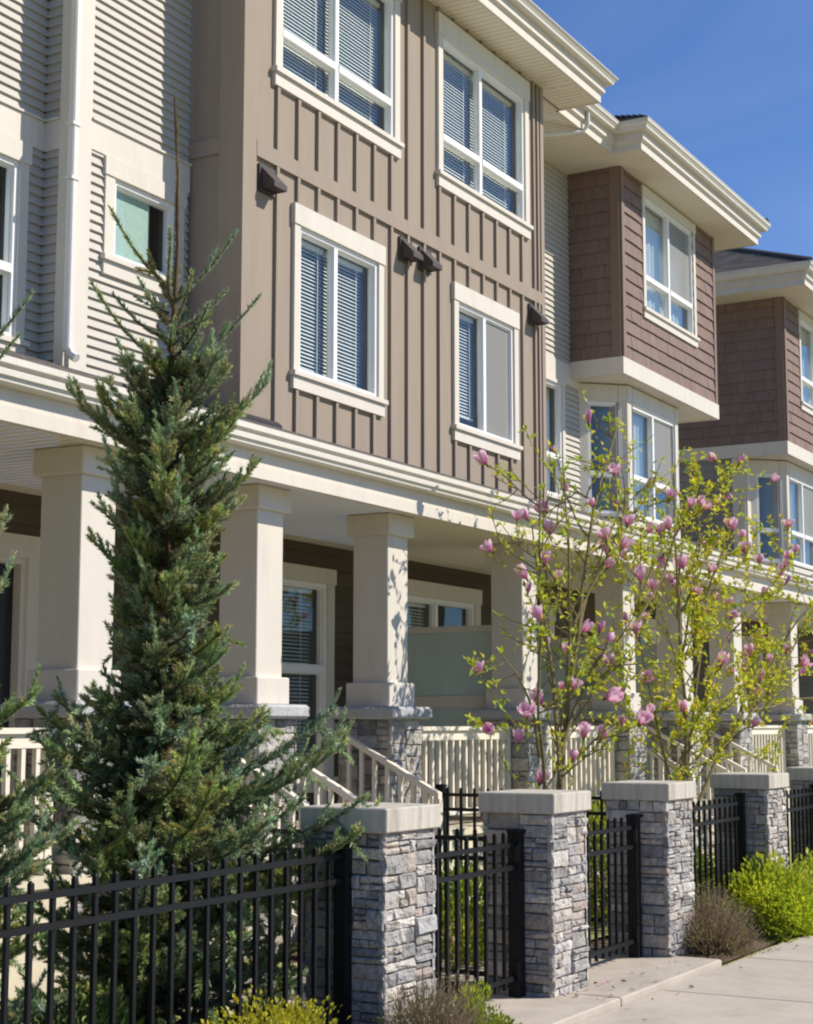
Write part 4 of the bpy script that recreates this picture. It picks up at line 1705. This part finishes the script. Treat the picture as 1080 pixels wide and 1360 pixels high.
def shrub(name, label, cat, loc, rx, ry, rz, n, leaf, tints, seed, upright=0.3, clumps=26, twiggy=0, wid=0.5, group=None, mid=True):
    """Rounded shrub of many small leaves in clumps on twigs."""
    rng = np.random.default_rng(seed)
    o = thing(name, label, cat, loc, group)
    c0 = np.array(loc)
    # clump centres on and in the dome
    d = unit(rng.normal(size=(clumps, 3)))
    d[:, 2] = np.abs(d[:, 2])
    rad = rng.uniform(0.5, 0.98, clumps)[:, None]
    cen = d * rad * np.array([rx, ry, rz])
    cen[:, 2] = np.maximum(cen[:, 2], 0.03)
    mb = MB()
    for q in cen:
        b = np.array([q[0] * 0.15, q[1] * 0.15, 0.0])
        m = (b + q) / 2 + np.array([0, 0, 0.06 * rz])
        mb.tube([tuple(c0 + b), tuple(c0 + m), tuple(c0 + q)], [0.006, 0.004, 0.002], 4, cap=False)
    for _ in range(twiggy):
        q = unit(rng.normal(size=3))
        q[2] = abs(q[2]) + 0.25
        q = unit(q) * np.array([rx, ry, rz]) * rng.uniform(.8, 1.15)
        b = np.array([q[0] * 0.3, q[1] * 0.3, 0.0])
        mb.tube([tuple(c0 + b), tuple(c0 + (b + q) / 2 + rng.normal(size=3) * .01), tuple(c0 + q)], [0.0035, 0.0025, 0.0012], 3, cap=False)
    mb.build("stems", M_TWIG, o)
    idx = rng.integers(0, clumps, n)
    cr = 0.30 * (rx * ry * rz) ** (1 / 3) * rng.uniform(0.7, 1.3, clumps)[idx]
    off = unit(rng.normal(size=(n, 3))) * (rng.random((n, 1)) ** 0.5) * cr[:, None]
    P = cen[idx] + off
    P[:, 2] = np.maximum(P[:, 2], 0.01)
    D = unit(off + cen[idx] * 0.6 + rng.normal(size=(n, 3)) * 0.03 + np.array([0, 0, upright]) * np.linalg.norm(cen[idx], axis=1, keepdims=True))
    L = leaf * (0.6 + 0.8 * rng.random(n))
    V = leaf_quads(c0 + P, D, L, L * wid, rng)
    T = np.array(tints)[rng.integers(0, len(tints), clumps)][idx] * (0.7 + 0.6 * rng.random((n, 1)))
    # some leaves take another of the plant's tints
    sw = rng.random(n) < 0.35
    T[sw] = np.array(tints)[rng.integers(0, len(tints), sw.sum())] * (0.7 + 0.6 * rng.random((sw.sum(), 1)))
    scatter_mesh("foliage", V, None, np.clip(np.concatenate([T, T]), 0, 1), M_LEAF, o)
    return o


def plants():
    spruce("tall narrow blue-green spruce with a bare leader shoot, standing behind the long black fence", 6.42, 5.0, 4.80,
           [(0, 0.80), (0.5, 0.78), (1.0, 0.70), (1.40, 0.56), (1.65, 0.38), (1.95, 0.30), (2.4, 0.33), (2.75, 0.40), (3.05, 0.38), (3.25, 0.28), (3.45, 0.17), (3.7, 0.12), (4.2, 0.12), (4.8, 0.05)], 5,
           extra=[(1.0, -1.15, 1.0, 0.08), (0.92, -1.0, 1.05, 0.04), (0.85, -1.3, 1.0, 0.08), (0.95, -0.85, 1.05, 0.0), (1.25, -0.65, 0.95, 0.16), (1.32, -0.5, 0.95, 0.2), (1.22, -0.85, 0.9, 0.14), (1.42, 2.3, 0.60, 0.22), (1.5, 2.45, 0.55, 0.25), (1.32, 2.0, 0.6, 0.12), (1.28, -2.4, 0.85, 0.1), (1.05, -2.3, 0.9, 0.15), (0.8, -2.6, 0.95, 0.1),
                  (3.74, -0.75, 0.32, 1.0), (3.78, 2.4, 0.33, 1.05), (3.72, -2.6, 0.30, 0.8), (3.70, 0.6, 0.26, 0.9), (3.58, -0.5, 0.30, 0.65), (3.52, 2.2, 0.30, 0.6),
                  (3.38, 2.45, 0.42, 0.8), (3.38, -0.70, 0.46, 0.75), (3.40, -1.9, 0.30, 0.7), (3.46, 0.2, 0.3, 0.6), (3.62, 1.5, 0.25, 0.9), (3.55, -2.2, 0.28, 0.75), (2.95, -0.75, 0.50, 0.62), (2.9, 2.4, 0.52, 0.5), (2.6, -0.8, 0.46, 0.55), (2.25, 2.3, 0.38, 0.5)])
    spruce("cut-off spruce at the left edge whose branch tips reach into view", 4.72, 4.95, 3.5,
           [(0, 0.70), (0.6, 0.62), (1.2, 0.54), (1.5, 0.36), (1.9, 0.22), (2.3, 0.24), (2.8, 0.22), (3.4, 0.08)], 9, leader=0.4,
           extra=[(2.95, -0.85, 0.42, 0.85), (2.85, -0.6, 0.38, 0.8), (2.25, -0.9, 0.36, 0.35), (2.0, -0.75, 0.36, 0.3), (1.25, -0.9, 0.62, 0.12), (1.0, -0.8, 0.64, 0.1), (1.5, -0.9, 0.5, 0.3)])
    # magnolia stems in world coordinates
    b1 = (12.0, 5.4, 0.0)
    st1 = [([(12.0, 5.4, 0), (12.05, 5.42, 1.2), (12.35, 5.45, 2.0), (12.5, 5.4, 2.8), (12.75, 5.4, 3.4), (13.3, 5.4, 4.2)], 0.030),
           ([(11.95, 5.35, 0), (11.97, 5.35, 1.2), (12.2, 5.5, 1.95), (12.2, 5.6, 2.7), (12.1, 5.6, 3.5)], 0.026),
           ([(12.06, 5.45, 0.6), (12.1, 5.45, 1.4), (12.5, 5.3, 2.05), (13.1, 5.2, 2.35), (13.7, 5.1, 2.9), (14.1, 5.1, 3.5)], 0.020),
           ([(11.85, 5.4, 0.0), (11.55, 5.35, 1.2), (11.4, 5.3, 1.7), (11.35, 5.25, 2.5), (11.2, 5.25, 3.1)], 0.019),
           ([(11.5, 5.35, 1.35), (11.1, 5.2, 1.72), (10.6, 5.1, 1.95), (10.25, 5.05, 2.08)], 0.012),
           ([(12.4, 5.45, 2.2), (12.5, 5.7, 2.9), (12.6, 5.8, 3.6)], 0.013),
           ([(12.3, 5.45, 1.9), (12.9, 5.55, 2.6), (13.3, 5.5, 3.2), (13.8, 5.5, 3.7)], 0.014),
           ([(12.4, 5.45, 2.4), (12.9, 5.3, 3.1), (13.0, 5.2, 3.5), (12.9, 5.2, 3.8)], 0.011),
           ([(12.6, 5.4, 3.0), (13.3, 5.3, 3.3), (13.9, 5.3, 3.6)], 0.010),
           ([(12.25, 5.45, 1.9), (11.9, 5.25, 2.5), (11.75, 5.2, 3.0), (11.7, 5.2, 3.6)], 0.012)]
    magnolia("pink flowering magnolia with few leaves, its stems rising behind the second stone pillar", b1, st1, 21, 54, 2.0, 0.72, (0.52, 0.57, 0.05))
    b2 = (14.76, 5.4, 0.0)
    st2 = [([(14.76, 5.4, 0), (14.75, 5.4, 1.2), (14.65, 5.4, 2.2), (14.9, 5.45, 3.0), (15.3, 5.45, 3.85)], 0.022),
           ([(14.85, 5.4, 0), (14.95, 5.4, 1.2), (15.2, 5.35, 2.1), (15.6, 5.35, 2.9), (16.1, 5.3, 3.6)], 0.022),
           ([(14.8, 5.4, 0.5), (14.5, 5.5, 1.5), (14.2, 5.55, 2.4), (14.1, 5.5, 3.4)], 0.013),
           ([(14.9, 5.4, 0.6), (15.5, 5.3, 1.3), (16.4, 5.2, 1.8), (17.2, 5.1, 2.3), (18.0, 5.1, 2.7)], 0.018),
           ([(15.3, 5.35, 2.0), (16.2, 5.35, 2.6), (17.0, 5.3, 3.0), (17.8, 5.3, 3.3)], 0.013),
           ([(15.2, 5.35, 2.4), (15.9, 5.45, 3.0), (16.6, 5.4, 3.6)], 0.012),
           ([(14.7, 5.4, 2.0), (15.4, 5.5, 2.8), (15.7, 5.5, 3.3), (16.0, 5.6, 3.75)], 0.013),
           ([(14.8, 5.4, 2.6), (15.2, 5.3, 3.1), (15.8, 5.3, 3.5)], 0.011),
           ([(14.75, 5.4, 2.6), (14.4, 5.25, 3.1), (14.2, 5.2, 3.6), (14.2, 5.2, 3.9)], 0.011),
           ([(16.0, 5.25, 1.6), (16.8, 5.4, 2.0), (17.8, 5.5, 2.2), (18.6, 5.5, 2.4)], 0.012),
           ([(16.3, 5.25, 1.75), (17.0, 5.2, 1.75), (17.9, 5.2, 1.85), (18.7, 5.2, 1.9)], 0.011),
           ([(16.9, 5.2, 2.15), (17.6, 5.1, 2.7), (18.4, 5.1, 3.0), (18.9, 5.1, 3.1)], 0.011),
           ([(14.9, 5.4, 1.0), (13.9, 5.1, 1.30), (13.0, 4.85, 1.10), (12.5, 4.75, 0.98)], 0.016)]
    magnolia("leafier yellow-green magnolia with pink flowers, its stems rising behind the third stone pillar", b2, st2, 33, 70, 4.6, 0.80, (0.62, 0.63, 0.045))
    lime = [(0.48, 0.53, 0.03), (0.38, 0.46, 0.03), (0.56, 0.57, 0.04), (0.27, 0.36, 0.025)]
    gold = [(0.60, 0.52, 0.03), (0.50, 0.46, 0.03), (0.36, 0.36, 0.025)]
    green = [(0.13, 0.21, 0.03), (0.20, 0.27, 0.03), (0.30, 0.33, 0.03)]
    g = "shrubs along the sidewalk bed"
    shrub("shrub", "golden yellow shrub in front of the long black fence at the bottom edge", "shrub", (5.75, 3.90, 0.0), 0.62, 0.24, 0.45, 8500, 0.021, gold, 3, clumps=60, upright=0.1, wid=0.8, group=g)
    shrub("shrub", "small bright lime shrub at the foot of the nearest stone pillar", "shrub", (7.42, 3.80, 0.0), 0.24, 0.18, 0.26, 1500, 0.03, green + lime[:2], 4, clumps=14, group=g)
    heath = [(0.27, 0.20, 0.11), (0.32, 0.25, 0.16), (0.27, 0.26, 0.07), (0.29, 0.22, 0.16)]
    shrub("shrub", "grey-brown twiggy heather at the foot of the nearest stone pillar", "shrub", (6.95, 3.78, 0.0), 0.44, 0.22, 0.42, 5600, 0.018, heath + [(0.16, 0.17, 0.05)], 6, upright=0.9, clumps=44, twiggy=260, wid=0.3, group=g)
    shrub("shrub", "brown dome of heather between the third pillar and the lime shrub", "shrub", (11.28, 3.92, 0.0), 0.52, 0.33, 0.42, 8600, 0.018, heath, 7, upright=0.9, clumps=60, twiggy=420, wid=0.28, group=g)
    shrub("shrub", "bright lime green shrub covering the foot of the fourth stone pillar", "shrub", (12.75, 3.94, 0.0), 0.9, 0.36, 0.45, 8000, 0.042, lime, 8, clumps=64, wid=0.65, upright=0.15, group=g)
    shrub("shrub", "lime green shrub at the right edge beyond the other lime shrub", "shrub", (14.2, 3.95, 0.0), 0.9, 0.36, 0.47, 6000, 0.042, lime, 12, clumps=50, wid=0.65, upright=0.15, group=g)
    y = "shrubs in the front yards"
    shrub("shrub", "yellow-green shrub seen through the gate beside the nearest pillar", "shrub", (9.75, 5.1, 0.0), 0.42, 0.35, 0.85, 3800, 0.04, lime[:2] + green, 13, clumps=34, group=y)
    shrub("shrub", "yellow-green shrub seen through the gate left of the third pillar", "shrub", (12.0, 5.0, 0.0), 0.55, 0.35, 1.15, 5200, 0.04, lime[:2] + green, 14, clumps=44, group=y)
    shrub("shrub", "low green shrub seen through the fence behind the heather", "shrub", (13.4, 4.9, 0.0), 0.6, 0.3, 0.62, 3600, 0.035, green + lime[:1], 15, clumps=34, group=y)
    shrub("shrub", "low dark green shrub under the spruce behind the long fence", "shrub", (5.35, 4.75, 0.0), 0.65, 0.35, 0.42, 4200, 0.034, [(0.05, 0.10, 0.025), (0.09, 0.15, 0.03)], 16, clumps=36, group=y)
    # fallen petals and bark crumbs
    rng = np.random.default_rng(77)
    n = 46
    P = np.stack([rng.uniform(8.4, 13.5, n), rng.uniform(3.35, 3.65, n), np.full(n, 0.006)], 1)
    P[:30, 0] = rng.uniform(8.7, 10.4, 30)
    P[:30, 1] = rng.uniform(3.67, 4.0, 30)
    P[:30, 2] = 0.052
    D = unit(np.stack([rng.normal(size=n), rng.normal(size=n), np.full(n, 0.12)], 1))
    L = rng.uniform(0.02, 0.05, n)
    V = leaf_quads(P, D, L, L * 0.5, rng, 0.0)
    V[..., 2] = np.maximum(V[..., 2], np.where(P[:, 2] > 0.03, 0.049, 0.004)[np.tile(np.arange(n), 2)][:, None])
    C = np.where(rng.random((n, 1)) < 0.45, np.array([[0.65, 0.33, 0.47]]), np.array([[0.22, 0.13, 0.07]]))
    o = scatter_mesh("fallen_petals", V, None, np.concatenate([C, C]), M_PETAL, None)
    o["kind"] = "stuff"
    o["label"] = "fallen pink petals and bark crumbs on the concrete"


setting()
house_siding()
house_brown()
house_shingle_near()
house_shingle_far()
pillars()
fences()
plants()
